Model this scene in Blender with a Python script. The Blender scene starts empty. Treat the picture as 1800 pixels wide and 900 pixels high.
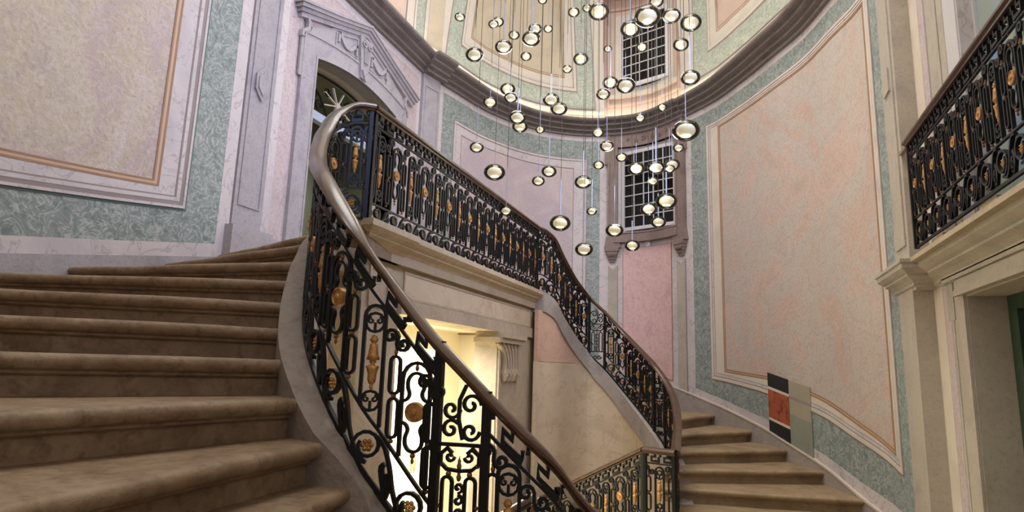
import bpy, math, random
import numpy as np
from mathutils import Matrix, Vector
random.seed(7)
PI = math.pi
SC = bpy.context.scene
COL = SC.collection

# ------------------------------------------------------------------ camera
F = 1090.0
PITCH, ROLL, YAW = math.radians(10.2), math.radians(1.85), math.radians(20.1)
fw = Vector((-math.sin(YAW) * math.cos(PITCH), math.cos(YAW) * math.cos(PITCH), math.sin(PITCH)))
rt = Vector((math.cos(YAW), math.sin(YAW), 0))
up = rt.cross(fw)
R = rt * math.cos(ROLL) + up * math.sin(ROLL)
U = up * math.cos(ROLL) - rt * math.sin(ROLL)
cam = bpy.data.objects.new('camera', bpy.data.cameras.new('camera'))
COL.objects.link(cam)
cam.data.sensor_width = 36
cam.data.lens = F / 1800 * 36
cam.data.clip_start = 0.05
cam.matrix_world = Matrix(((R.x, U.x, -fw.x, 0), (R.y, U.y, -fw.y, 0), (R.z, U.z, -fw.z, 0), (0, 0, 0, 1)))
SC.camera = cam

# ------------------------------------------------------------------ world, lights, exposure
SC.view_settings.view_transform = 'Standard'
SC.view_settings.look = 'None'
SC.view_settings.gamma = 1
SC.view_settings.use_curve_mapping = False
SC.view_settings.exposure = 0.17
w = bpy.data.worlds.new('night'); SC.world = w; w.use_nodes = True
w.node_tree.nodes['Background'].inputs[0].default_value = (0.05, 0.07, 0.12, 1)
w.node_tree.nodes['Background'].inputs[1].default_value = 0.3

def area(name, loc, target, sx, sy, power, col):
    l = bpy.data.lights.new(name, 'AREA'); l.shape = 'RECTANGLE'; l.size = sx; l.size_y = sy
    l.energy = power; l.color = col
    o = bpy.data.objects.new(name, l); COL.objects.link(o); o.location = loc
    d = Vector(target) - Vector(loc)
    o.rotation_euler = d.to_track_quat('-Z', 'Y').to_euler()
    return o
area('ceiling_fill', (-1.8, 6.2, 9.4), (-1.8, 6.2, 0), 3.4, 6.0, 370, (1.0, 0.975, 0.945))  # added soft fill under the dome, standing in for the pendant cluster
area('ceiling_fill', (-1.2, 0.6, 7.6), (-1.5, 5.0, 1.5), 2.5, 2.0, 95, (1.0, 0.975, 0.945))  # second added fill, unseen overhead near the camera
d_ = area('window_daylight', (1.55, 4.1, 4.1), (-5.0, 8.2, 3.6), 1.8, 1.6, 145, (0.42, 0.54, 1.0)); d_.data.spread = math.radians(115)
area('unseen_fill_light', (0.9, -0.6, 1.0), (1.6, 6.0, 0.1), 1.4, 1.2, 26, (1.0, 0.95, 0.88))  # added lamp, unseen behind the camera, brightens door jamb and near steps
area('lobby_light', (-3.5, 6.2, 0.25), (-3.6, 6.4, -3), 1.0, 2.6, 110, (1.0, 0.97, 0.87))
area('back_room_light', (-4.75, 8.4, 0.5), (-4.75, 8.4, -3), 0.7, 3.4, 420, (1.0, 0.975, 0.88))
area('hall_light', (-5.9, 7.2, 3.4), (-5.9, 7.2, 0), 0.8, 1.6, 34, (1.0, 1.0, 0.86))

# ------------------------------------------------------------------ materials
def nodes(name):
    m = bpy.data.materials.new(name); m.use_nodes = True
    nt = m.node_tree; b = nt.nodes['Principled BSDF']
    return m, nt, b
def srgb(c):
    return tuple(((x / 255) / 12.92 if x / 255 <= 0.04045 else ((x / 255 + 0.055) / 1.055) ** 2.4) for x in c) + (1,)
def ramp(nt, fac, stops):
    r = nt.nodes.new('ShaderNodeValToRGB')
    while len(r.color_ramp.elements) < len(stops): r.color_ramp.elements.new(0.5)
    for e, (p, c) in zip(r.color_ramp.elements, stops):
        e.position = p; e.color = c
    nt.links.new(fac, r.inputs[0])
    return r.outputs[0]
def noise(nt, co, scale, detail=5, dist=0.0, rough=0.55):
    n = nt.nodes.new('ShaderNodeTexNoise')
    n.inputs['Scale'].default_value = scale; n.inputs['Detail'].default_value = detail
    n.inputs['Distortion'].default_value = dist; n.inputs['Roughness'].default_value = rough
    nt.links.new(co, n.inputs['Vector'])
    return n.outputs['Fac']
def mixc(nt, fac, a, b, mode='MIX'):
    m = nt.nodes.new('ShaderNodeMix'); m.data_type = 'RGBA'; m.blend_type = mode
    if isinstance(fac, float): m.inputs[0].default_value = fac
    else: nt.links.new(fac, m.inputs[0])
    for i, x in ((6, a), (7, b)):
        if isinstance(x, tuple): m.inputs[i].default_value = x
        else: nt.links.new(x, m.inputs[i])
    return m.outputs[2]
def stone(name, cols, scale=2.0, dist=0.5, rough=0.6, bump=0.15, bscale=40, vein=None, vscale=3.0, vdist=2.0, vw=0.03, vamt=0.6,
          speck=None, sscale=60, samt=0.5, stretch=None):
    m, nt, b = nodes(name)
    tc = nt.nodes.new('ShaderNodeTexCoord'); co = tc.outputs['Object']
    if stretch:
        mp = nt.nodes.new('ShaderNodeMapping'); mp.inputs['Scale'].default_value = stretch
        mp.inputs['Rotation'].default_value = (0.5, 0.35, 0.3)
        nt.links.new(co, mp.inputs['Vector']); co = mp.outputs[0]
    n = noise(nt, co, scale, 7, dist)
    k = len(cols)
    c = ramp(nt, n, [(0.28 + 0.44 * i / max(1, k - 1), srgb(x)) for i, x in enumerate(cols)])
    if vein:
        v = noise(nt, co, vscale, 4, vdist)
        f = ramp(nt, v, [(0.5 - vw * 2, (0, 0, 0, 1)), (0.5, (vamt, vamt, vamt, 1)), (0.5 + vw * 2, (0, 0, 0, 1))])
        c = mixc(nt, f, c, srgb(vein))
    if speck:
        v = noise(nt, co, sscale, 3, 0.2, 0.7)
        f = ramp(nt, v, [(0.5, (0, 0, 0, 1)), (0.75, (samt, samt, samt, 1))])
        c = mixc(nt, f, c, srgb(speck))
    nt.links.new(c, b.inputs['Base Color'])
    b.inputs['Roughness'].default_value = rough
    if bump:
        bn = nt.nodes.new('ShaderNodeBump'); bn.inputs['Strength'].default_value = bump; bn.inputs['Distance'].default_value = 0.02
        nt.links.new(noise(nt, tc.outputs['Object'], bscale, 6, 0.3), bn.inputs['Height'])
        nt.links.new(bn.outputs[0], b.inputs['Normal'])
    return m
def plain(name, col, rough=0.5, metal=0.0, coat=0.0, emit=None, es=0.0):
    m, nt, b = nodes(name)
    b.inputs['Base Color'].default_value = srgb(col)
    b.inputs['Roughness'].default_value = rough; b.inputs['Metallic'].default_value = metal
    b.inputs['Coat Weight'].default_value = coat; b.inputs['Coat Roughness'].default_value = 0.12
    if emit:
        b.inputs['Emission Color'].default_value = srgb(emit); b.inputs['Emission Strength'].default_value = es
    return m
M = {}
M['peach_left'] = stone('peach_left', [(178, 166, 164), (196, 184, 164), (186, 168, 164), (190, 176, 154), (202, 190, 186)], 1.0, 1.0, 0.55, 0.4, 20, vein=(216, 206, 200), vscale=6.5, vdist=1.0, vw=0.03, vamt=0.4, speck=(154, 140, 134), sscale=26, samt=0.65)
M['peach_far'] = stone('peach_far', [(196, 182, 180), (204, 188, 184), (188, 174, 180), (208, 196, 192)], 1.0, 1.0, 0.55, 0.15, 18, speck=(172, 156, 158), sscale=22, samt=0.5)
M['peach_right'] = stone('peach_right', [(184, 174, 158), (206, 180, 166), (194, 186, 176), (200, 174, 160), (206, 194, 178)], 0.8, 1.2, 0.55, 0.4, 24, vein=(178, 154, 142), vscale=1.6, vdist=3.0, vw=0.02, vamt=0.4, speck=(164, 146, 134), sscale=30, samt=0.7)
M['green'] = stone('green_marble', [(112, 126, 122), (142, 152, 148), (122, 136, 132), (166, 172, 168)], 2.4, 2.6, 0.45, 0.2, 16, vein=(188, 192, 186), vscale=5.0, vdist=3.4, vw=0.025, vamt=0.85, speck=(88, 100, 96), sscale=11, samt=0.7)
M['green_pale'] = stone('green_marble_pale', [(146, 158, 144), (164, 172, 158), (152, 162, 150), (182, 186, 172)], 2.2, 2.2, 0.45, 0.1, 20, vein=(202, 204, 190), vscale=4.2, vdist=3.2, vw=0.03, vamt=0.7, speck=(122, 136, 124), sscale=12, samt=0.5)
M['white'] = stone('white_marble', [(196, 188, 188), (206, 198, 196), (188, 180, 184)], 1.3, 0.8, 0.45, 0.1, 20, vein=(150, 140, 142), vscale=1.7, vdist=2.2, vw=0.009, vamt=0.6)
M['cream_trim'] = stone('cream_trim', [(208, 196, 180), (216, 204, 188), (200, 188, 174)], 1.3, 0.8, 0.5, 0.06, 30)
M['brown'] = stone('brown_line', [(150, 116, 92), (166, 130, 102)], 4, 0.5, 0.6, 0)
M['tan'] = stone('tan_line', [(206, 176, 148), (196, 166, 140)], 4, 0.5, 0.6, 0)
M['greyline'] = stone('grey_line', [(140, 128, 126), (152, 140, 136)], 4, 0.5, 0.6, 0)
M['darkline'] = stone('dark_green_line', [(84, 100, 94), (96, 112, 104)], 4, 0.5, 0.6, 0)
M['pink'] = stone('pink_marble', [(206, 168, 164), (218, 182, 178), (198, 156, 154)], 2.0, 1.5, 0.5, 0.25, 18, vein=(226, 198, 194), vscale=6, vdist=3, vw=0.04, vamt=0.5, speck=(176, 132, 132), sscale=14, samt=0.55)
M['pink_pale'] = stone('pink_marble_pale', [(180, 164, 164), (194, 176, 174), (170, 152, 154)], 3.0, 1.5, 0.5, 0.35, 20, vein=(208, 196, 196), vscale=10, vdist=2, vw=0.05, vamt=0.6, speck=(148, 130, 134), sscale=24, samt=0.55)
M['grey'] = stone('grey_stone', [(156, 152, 156), (170, 164, 166), (146, 142, 148)], 2.5, 0.8, 0.6, 0.2, 45, speck=(124, 118, 122), sscale=30, samt=0.55)
M['grey_warm'] = stone('grey_warm_stone', [(172, 164, 150), (184, 175, 160), (162, 154, 142)], 2.0, 0.6, 0.6, 0.2, 40, speck=(146, 137, 125), sscale=26, samt=0.5)
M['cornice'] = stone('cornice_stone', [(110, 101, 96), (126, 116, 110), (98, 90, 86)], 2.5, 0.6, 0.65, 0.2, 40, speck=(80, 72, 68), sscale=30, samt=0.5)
M['window_stone'] = stone('window_stone', [(128, 110, 104), (142, 124, 116), (116, 98, 94)], 2.5, 0.8, 0.6, 0.15, 35, speck=(96, 80, 76), sscale=30, samt=0.5)
M['lime'] = stone('limestone', [(176, 160, 134), (188, 172, 146), (164, 150, 126)], 1.8, 0.6, 0.6, 0.14, 50, vein=(150, 132, 108), vscale=2.2, vdist=1.5, vw=0.03, vamt=0.3, speck=(148, 132, 108), sscale=40, samt=0.4)
M['yellow'] = stone('yellow_marble', [(198, 180, 150), (210, 192, 162), (190, 170, 140)], 1.2, 1.2, 0.5, 0.12, 20, vein=(164, 136, 108), vscale=1.1, vdist=1.4, vw=0.012, vamt=0.35, stretch=(1, 1, 1.7))
M['peach_under'] = stone('peach_under', [(196, 160, 138), (206, 172, 150), (188, 150, 130)], 1.5, 1.2, 0.5, 0.12, 20, vein=(164, 122, 102), vscale=1.4, vdist=1.4, vw=0.012, vamt=0.4, stretch=(1, 1, 1.7))
M['string'] = stone('string_stone', [(152, 144, 138), (168, 158, 150), (140, 132, 128)], 2.0, 0.8, 0.6, 0.2, 30, speck=(122, 114, 108), sscale=24, samt=0.5)
M['step'] = stone('step_stone', [(114, 93, 70), (146, 125, 100), (126, 104, 80), (160, 141, 116)], 1.6, 1.0, 0.6, 0.5, 14, vein=(100, 76, 52), vscale=2.4, vdist=1.4, vw=0.03, vamt=0.35, speck=(94, 70, 48), sscale=18, samt=0.8)
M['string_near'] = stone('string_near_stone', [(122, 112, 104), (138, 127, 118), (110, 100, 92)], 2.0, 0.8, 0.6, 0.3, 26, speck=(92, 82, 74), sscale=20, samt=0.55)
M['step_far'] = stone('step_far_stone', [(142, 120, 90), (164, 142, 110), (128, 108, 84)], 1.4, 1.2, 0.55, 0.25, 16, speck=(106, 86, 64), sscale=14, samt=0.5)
M['floor'] = stone('floor_stone', [(160, 144, 120), (172, 156, 130), (150, 134, 112)], 1.4, 0.8, 0.5, 0.06, 20)
M['iron'] = plain('black_iron', (15, 15, 17), 0.5, 0.0, 0.0)
M['iron'].node_tree.nodes['Principled BSDF'].inputs['Specular IOR Level'].default_value = 0.3
M['gold'] = stone('gilt', [(158, 112, 60), (186, 140, 82), (124, 86, 48)], 30, 0.4, 0.4, 0.3, 90)
M['gold'].node_tree.nodes['Principled BSDF'].inputs['Metallic'].default_value = 0.55
M['brass'] = stone('aged_brass', [(112, 76, 50), (136, 98, 66), (90, 60, 40)], 30, 0.4, 0.4, 0.1, 90)
M['brass'].node_tree.nodes['Principled BSDF'].inputs['Metallic'].default_value = 0.5
M['rail'] = stone('polished_brown_wood', [(60, 41, 29), (82, 57, 39), (48, 33, 24)], 3, 0.8, 0.36, 0.03, 60, stretch=(1, 1, 4))
b_ = M['rail'].node_tree.nodes['Principled BSDF']; b_.inputs['Coat Weight'].default_value = 0.35; b_.inputs['Coat Roughness'].default_value = 0.15
M['paint'] = plain('white_paint', (206, 204, 206), 0.4)
M['paint_blue'] = plain('pale_blue_paint', (176, 190, 206), 0.4)
M['dark_glass'] = plain('dark_glass', (22, 22, 20), 0.06)
M['dark_glass'].node_tree.nodes['Principled BSDF'].inputs['Specular IOR Level'].default_value = 0.25
M['cream_wall'] = stone('cream_wall', [(228, 222, 200), (232, 226, 206)], 1, 0.2, 0.7, 0)
M['bright_wall'] = stone('bright_wall', [(236, 232, 208), (240, 236, 214)], 1, 0.2, 0.7, 0)
M['olive_wall'] = stone('olive_wall', [(120, 122, 96), (130, 130, 104)], 1, 0.2, 0.7, 0)
M['green_door'] = plain('dark_green_paint', (42, 66, 48), 0.4)
M['green_door_panel'] = stone('pale_green_panel', [(122, 130, 104), (134, 140, 114)], 2, 0.4, 0.5, 0.05, 20)
M['led'] = plain('led_strip', (255, 245, 225), 0.5, emit=(255, 240, 214), es=12.0)
def glow_mat():
    m, nt, b = nodes('frosted_lamp_glass')
    tc = nt.nodes.new('ShaderNodeTexCoord'); ln = nt.nodes.new('ShaderNodeVectorMath'); ln.operation = 'LENGTH'
    mp = nt.nodes.new('ShaderNodeMapping'); mp.inputs['Scale'].default_value = (1.5, 1.5, 1.2); mp.inputs['Location'].default_value = (0, 0, .35)
    nt.links.new(tc.outputs['Object'], mp.inputs['Vector']); nt.links.new(mp.outputs[0], ln.inputs[0])
    c = ramp(nt, ln.outputs['Value'], [(0.15, (1.0, .93, .70, 1)), (0.55, (.80, .66, .42, 1)), (0.8, (.60, .50, .33, 1)), (1.0, (.42, .35, .24, 1))])
    b.inputs['Base Color'].default_value = (.55, .50, .38, 1)
    nt.links.new(c, b.inputs['Emission Color']); b.inputs['Emission Strength'].default_value = .56
    return m
M['glow'] = glow_mat()
M['core'] = plain('lamp_core', (255, 250, 230), 0.5, emit=(255, 240, 200), es=1.6)
M['cable'] = plain('dark_cable', (52, 46, 44), 0.5)
M['rod'] = plain('pale_metal_rod', (150, 154, 172), 0.4, 0.5)
M['black'] = stone('black_sample', [(26, 28, 30), (40, 42, 42)], 6, 0.5, 0.5, 0)
M['red'] = stone('red_sample', [(158, 80, 52), (176, 94, 62)], 6, 0.5, 0.5, 0, speck=(52, 24, 20), sscale=9, samt=0.95)
M['greyed'] = stone('greyed_sample', [(160, 152, 132), (170, 160, 140)], 3, 0.5, 0.5, 0)
M['greyed_green'] = stone('greyed_green_sample', [(134, 138, 124), (146, 148, 134)], 4, 1.5, 0.5, 0)
M['dome'] = stone('dome_plaster', [(196, 190, 178), (206, 198, 184), (188, 182, 172)], 1.2, 0.6, 0.6, 0.1, 20)
M['dome_panel'] = stone('dome_panel_plaster', [(182, 172, 148), (192, 180, 156), (174, 164, 142)], 1.4, 0.9, 0.6, 0.15, 22)
M['dome_pink'] = stone('dome_pink_plaster', [(196, 172, 158), (202, 180, 164), (188, 164, 152)], 1.4, 0.9, 0.6, 0.15, 22)
M['smoke'] = plain('detector_plastic', (220, 216, 210), 0.4)
def glass_mat(name, tint, edge):
    m = bpy.data.materials.new(name); m.use_nodes = True; nt = m.node_tree
    nt.nodes.clear(); out = nt.nodes.new('ShaderNodeOutputMaterial')
    lw = nt.nodes.new('ShaderNodeLayerWeight'); lw.inputs['Blend'].default_value = 0.35
    c = ramp(nt, lw.outputs['Facing'], [(0.0, tint), (0.30, tint), (0.62, edge), (1.0, (.05, .05, .04, 1))])
    tr = nt.nodes.new('ShaderNodeBsdfTransparent'); nt.links.new(c, tr.inputs[0])
    gl = nt.nodes.new('ShaderNodeBsdfGlossy'); gl.inputs['Roughness'].default_value = 0.06
    fr = nt.nodes.new('ShaderNodeFresnel'); fr.inputs['IOR'].default_value = 1.5
    mx = nt.nodes.new('ShaderNodeMixShader')
    nt.links.new(fr.outputs[0], mx.inputs[0]); nt.links.new(tr.outputs[0], mx.inputs[1]); nt.links.new(gl.outputs[0], mx.inputs[2])
    nt.links.new(mx.outputs[0], out.inputs[0])
    return m
M['glass'] = glass_mat('blown_glass', (0.93, 0.93, 0.88, 1), (0.20, 0.20, 0.14, 1))
def day_glass():
    m, nt, b = nodes('daylit_glass')
    tc = nt.nodes.new('ShaderNodeTexCoord')
    c = ramp(nt, noise(nt, tc.outputs['Object'], 1.6, 3, 0.5), [(0.3, srgb((84, 104, 134))), (0.55, srgb((112, 118, 106))), (0.75, srgb((92, 98, 84)))])
    nt.links.new(c, b.inputs['Base Color']); b.inputs['Roughness'].default_value = 0.1
    nt.links.new(c, b.inputs['Emission Color']); b.inputs['Emission Strength'].default_value = 0.55
    return m
M['day_glass'] = day_glass()

# ------------------------------------------------------------------ mesh helpers
class MB:
    def __init__(s): s.v = []; s.f = []
    def quad_grid(s, rows, closed=False, flip=False):
        n0 = len(s.v); m = len(rows[0])
        for r in rows: s.v += [tuple(p) for p in r]
        for i in range(len(rows) - 1):
            for j in range(m if closed else m - 1):
                a, b = n0 + i * m + j, n0 + i * m + (j + 1) % m
                q = (a, b, b + m, a + m)
                s.f.append(q[::-1] if flip else q)
    def poly(s, pts):
        n0 = len(s.v); s.v += [tuple(p) for p in pts]; s.f.append(tuple(range(n0, n0 + len(pts))))
    def box(s, a, b):
        x0, y0, z0 = a; x1, y1, z1 = b; n = len(s.v)
        s.v += [(x0, y0, z0), (x1, y0, z0), (x1, y1, z0), (x0, y1, z0), (x0, y0, z1), (x1, y0, z1), (x1, y1, z1), (x0, y1, z1)]
        s.f += [(n, n+3, n+2, n+1), (n+4, n+5, n+6, n+7), (n, n+1, n+5, n+4), (n+1, n+2, n+6, n+5), (n+2, n+3, n+7, n+6), (n+3, n, n+4, n+7)]
    def obox(s, c, t, n, hw, hd, z0, z1):
        """box standing at plan point c, along t (half hw), depth n (half hd)"""
        P = [(c[0] + t[0]*i*hw + n[0]*j*hd, c[1] + t[1]*i*hw + n[1]*j*hd) for i, j in ((-1,-1),(1,-1),(1,1),(-1,1))]
        k = len(s.v)
        s.v += [(x, y, z0) for x, y in P] + [(x, y, z1) for x, y in P]
        s.f += [(k, k+3, k+2, k+1), (k+4, k+5, k+6, k+7)] + [(k+i, k+(i+1) % 4, k+4+(i+1) % 4, k+4+i) for i in range(4)]
    def lathe(s, c, prof, seg=16, sx=1.0, ax=None):
        """prof: list of (r, z); axis vertical by default, ax=(e1,e2,e3) custom frame"""
        if ax is None: ax = ((1, 0, 0), (0, 1, 0), (0, 0, 1))
        e1, e2, e3 = ax; rows = []
        for r, z in prof:
            rows.append([tuple(c[k] + e1[k]*r*math.cos(2*PI*i/seg) + e2[k]*r*sx*math.sin(2*PI*i/seg) + e3[k]*z for k in range(3)) for i in range(seg)])
        s.quad_grid(rows, closed=True)
    def bar(s, pts, w, d, nrm, closed=False):
        """rectangular bar along 3D pts; nrm(i) horizontal normal (depth d), width w in the plane"""
        rows = []; P = [Vector(p) for p in pts]; n = len(P)
        for i in range(n):
            a = P[i-1] if (i > 0 or closed) else P[i]; b = P[(i+1) % n] if (i < n-1 or closed) else P[i]
            t = (b - a)
            if t.length < 1e-9: t = Vector((0, 0, 1))
            t.normalize(); N = nrm(i) if callable(nrm) else Vector(nrm)
            B = t.cross(N)
            if B.length < 1e-6: B = Vector((0, 0, 1)).cross(N)
            B.normalize()
            # mitre on sharp corners
            k = 1.0
            if (0 < i < n-1) or closed:
                d1 = (P[i]-P[i-1]).normalized() if (P[i]-P[i-1]).length > 1e-9 else t
                k = 1.0 / max(0.6, abs(d1.dot(t)))
            rows.append([P[i] + B*w/2*k + N*d/2, P[i] - B*w/2*k + N*d/2, P[i] - B*w/2*k - N*d/2, P[i] + B*w/2*k - N*d/2])
        if closed: rows.append(rows[0])
        s.quad_grid(rows, closed=True)
        if not closed:
            s.poly(rows[0]); s.poly(rows[-1][::-1])
    def sweep(s, frames, prof, cap=True):
        """frames: list of (pos, n(out), upvec); prof: list of (a along n, b along up), open or closed ring"""
        rows = [[tuple(p[k] + n[k]*a + u[k]*b for k in range(3)) for a, b in prof] for p, n, u in frames]
        s.quad_grid(rows, closed=True)
        if cap: s.poly(rows[0]); s.poly(rows[-1][::-1])
    def build(s, name, mat, parent=None, smooth=False, auto=False):
        me = bpy.data.meshes.new(name); me.from_pydata(s.v, [], s.f); me.validate(); me.update()
        mats = mat if isinstance(mat, (list, tuple)) else [mat]
        for m in mats: me.materials.append(m)
        if smooth:
            me.polygons.foreach_set('use_smooth', [True] * len(me.polygons))
            if auto: me.set_sharp_from_angle(angle=math.radians(38))
        o = bpy.data.objects.new(name, me); COL.objects.link(o)
        if parent is not None: o.parent = parent
        return o
def thing(name, label, cat, group=None):
    o = bpy.data.objects.new(name, None); COL.objects.link(o); tag(o, label, cat, group); return o
def tag(o, label=None, cat=None, group=None, kind=None):
    if label: o['label'] = label
    if cat: o['category'] = cat
    if group: o['group'] = group
    if kind: o['kind'] = kind
    return o
def struct(o, label, cat):
    return tag(o, label, cat, kind='structure')
def sub(o, label): o['label'] = label; return o

def cr(pts, n=12):
    P = [np.array(p, float) for p in pts]; P = [2*P[0]-P[1]] + P + [2*P[-1]-P[-2]]
    out = []
    for i in range(1, len(P)-2):
        p0, p1, p2, p3 = P[i-1:i+3]
        for j in range(n):
            t = j/n
            out.append(.5*((2*p1)+(-p0+p2)*t+(2*p0-5*p1+4*p2-p3)*t*t+(-p0+3*p1-3*p2+p3)*t**3))
    out.append(P[-2]); return np.array(out)
CEN = np.array([-1.8, 5.8])
class Curve:
    """vertical wall over a plan curve; s is arc length"""
    def __init__(s, pts, spline=True, n=24, P=None):
        s.P = P if P is not None else (cr(pts, n) if spline else np.array(pts, float))
        d = np.hypot(*(s.P[1:]-s.P[:-1]).T); s.S = np.concatenate([[0], np.cumsum(d)]); s.L = s.S[-1]; s.spline = spline
    def xy(s, t): return np.array([np.interp(t, s.S, s.P[:, 0]), np.interp(t, s.S, s.P[:, 1])])
    def tan(s, t):
        a, b = s.xy(max(0, t-.04)), s.xy(min(s.L, t+.04)); d = b-a; return d/np.hypot(*d)
    def nin(s, t):
        d = s.tan(t); n = np.array([-d[1], d[0]])
        return n if n.dot(CEN - s.xy(t)) > 0 else -n
    def p(s, t, z, off=0.0):
        q = s.xy(t)
        if off: q = q + s.nin(t)*off
        return (q[0], q[1], z)
NL = Curve([(1.76, 2.2), (1.62, .6), (.8, -.8), (-.6, -1.5), (-2.2, -1.3), (-3.6, -.3), (-4.5, 1.1), (-4.95, 2.4), (-5.05, 3.5), (-5.02, 4.3), (-5.0, 4.96)])
NL0 = 13.758 - NL.L     # shift so that s values below match
FR = Curve([(-5.0, 8.8), (-4.80, 9.6), (-4.5, 10.75), (-3.85, 11.85), (-2.8, 12.5), (-1.6, 12.5), (-.42, 11.55), (.2, 10.7), (.64, 9.95), (1.03, 9.25), (1.3, 8.5), (1.5, 7.95), (1.62, 7.3)])
DW = Curve([(-5.0, 4.96), (-5.0, 8.8)], False)      # straight door bay, s = Y - 4.96
RB = Curve([(1.76, 6.79), (1.76, 2.2)], False)      # straight right bay, s = 6.79 - Y
def dens(poly, step=0.12):
    out = []
    for (a, b) in zip(poly[:-1], poly[1:]):
        k = max(1, int(math.ceil(math.hypot(b[0]-a[0], b[1]-a[1])/step)))
        out += [(a[0]+(b[0]-a[0])*i/k, a[1]+(b[1]-a[1])*i/k) for i in range(k)]
    out.append(poly[-1]); return out
class Surf:
    def __init__(s, c, ds=0.0, dome=False): s.c = c; s.ds = ds
    def __call__(s, t, z, off): return s.c.p(t - s.ds, z, off)
def pair(A, B, step=0.12):
    a, b = [], []
    for i in range(len(A)-1):
        L = max(math.hypot(A[i+1][0]-A[i][0], A[i+1][1]-A[i][1]), math.hypot(B[i+1][0]-B[i][0], B[i+1][1]-B[i][1]))
        k = max(1, int(math.ceil(L/step)))
        for j in range(k):
            t = j/k
            a.append((A[i][0]+(A[i+1][0]-A[i][0])*t, A[i][1]+(A[i+1][1]-A[i][1])*t))
            b.append((B[i][0]+(B[i+1][0]-B[i][0])*t, B[i][1]+(B[i+1][1]-B[i][1])*t))
    a.append(A[-1]); b.append(B[-1]); return a, b
def ribbon(name, S, A, B, off, th, mat, parent, step=0.12, sub_=1):
    """slab lying on wall S between polylines A and B ((s,z) pairs), front at off, back at off-th"""
    a, b = pair(A, B, step); mb = MB()
    rows = []
    for p, q in zip(a, b):
        r = [S(p[0], p[1], off-th)]
        for k in range(sub_+1):
            t = k/sub_; r.append(S(p[0]+(q[0]-p[0])*t, p[1]+(q[1]-p[1])*t, off))
        r.append(S(q[0], q[1], off-th)); rows.append(r)
    mb.quad_grid(rows); mb.poly(rows[0]); mb.poly(rows[-1][::-1])
    return mb.build(name, mat, parent)
def inset(poly, k):
    """inset of a convex-ish closed quad polygon (list of (s,z)) by distances k (one number)"""
    n = len(poly); ar = sum(poly[i][0]*poly[(i+1) % n][1]-poly[(i+1) % n][0]*poly[i][1] for i in range(n)); sg = 1 if ar > 0 else -1
    out = []
    for i in range(n):
        a, b, c = poly[i-1], poly[i], poly[(i+1) % n]
        d1 = np.array([b[0]-a[0], b[1]-a[1]]); d1 /= np.hypot(*d1); d2 = np.array([c[0]-b[0], c[1]-b[1]]); d2 /= np.hypot(*d2)
        n1 = np.array([-d1[1], d1[0]])*sg; n2 = np.array([-d2[1], d2[0]])*sg
        m = n1+n2; m = m/m.dot(m)*2
        out.append((b[0]+m[0]*k, b[1]+m[1]*k))
    return out
def ring(name, S, P, Q, off, th, mat, parent):
    return ribbon(name, S, P+[P[0]], Q+[Q[0]], off, th, mat, parent)
def fill(name, S, low, high, off, th, mat, parent): return ribbon(name, S, low, high, off, th, mat, parent, 0.15, 4)

sNL = Surf(NL, NL0); sFR = Surf(FR); sDW = Surf(DW); sRB = Surf(RB)
def Y(y): return y - 4.96
def YR(y): return 6.79 - y
ZF, ZW, ZL, ZC = -2.6, -1.70, 1.05, 4.95     # lower floor, stair foot landing, upper landing, cornice foot

# ------------------------------------------------------------------ walls
def wall(name, curve, s0, s1, z0, z1, mat, label, th=0.2, n=None):
    mb = MB(); rows = []
    k = n or max(2, int((s1-s0)/.12))
    for i in range(k+1):
        t = s0+(s1-s0)*i/k
        rows.append([curve.p(t, z0, -th), curve.p(t, z0, 0), curve.p(t, z1, 0), curve.p(t, z1, -th)])
    mb.quad_grid(rows, closed=True); mb.poly(rows[0]); mb.poly(rows[-1][::-1])
    return struct(mb.build(name, mat), label, 'wall')
wl = wall('wall_left', NL, 0, NL.L, ZF, 5.3, M['white'], 'curved plaster wall with painted marble panels beside the near stair flight')
# far wall around the window opening
W0, W1, WZ0, WZ1 = 5.14, 6.42, 2.86, 4.57
wf = thing('wall_far', 'curved far wall of the oval hall with painted marble panels', 'wall'); wf['kind'] = 'structure'
def wpart(s0, s1, z0, z1):
    mb = MB(); rows = []; k = max(2, int((s1-s0)/.12))
    for i in range(k+1):
        t = s0+(s1-s0)*i/k
        rows.append([FR.p(t, z0, -.3), FR.p(t, z0, 0), FR.p(t, z1, 0), FR.p(t, z1, -.3)])
    mb.quad_grid(rows, closed=True); mb.poly(rows[0]); mb.poly(rows[-1][::-1]); mb.build('wall_section', M['white'], wf)
wpart(0, 1.62, .75, 5.3); wpart(1.62, W0, ZF, 5.3); wpart(W1, FR.L, ZF, 5.3); wpart(W0, W1, ZF, WZ0); wpart(W0, W1, WZ1, 5.3)
# door bay wall (upper left) : pieces round the arched opening
wd = thing('wall_door_bay', 'straight wall bay with the pedimented stone door at the upper landing', 'wall'); wd['kind'] = 'structure'
DY0, DY1 = 6.06, 8.0; DC = (DY0+DY1)/2
def arch(y, spring=3.82, rise=0.14): return spring + rise*(1-((y-DC)/((DY1-DY0)/2))**2)
mb = MB(); mb.box((-5.2, 4.9, .75), (-5.0, DY0, 5.3)); mb.build('wall_section', M['white'], wd)
mb = MB(); mb.box((-5.2, DY1, .75), (-5.0, 8.84, 5.3)); mb.build('wall_section', M['white'], wd)
mb = MB(); mb.box((-5.2, DY0, .75), (-5.0, DY1, ZL)); mb.build('wall_section', M['white'], wd)
mb = MB(); rows = []
for i in range(17):
    y = DY0+(DY1-DY0)*i/16; rows.append([(-5.2, y, arch(y)), (-5.0, y, arch(y)), (-5.0, y, 5.3), (-5.2, y, 5.3)])
mb.quad_grid(rows, closed=True); mb.build('wall_section', M['white'], wd)

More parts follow.
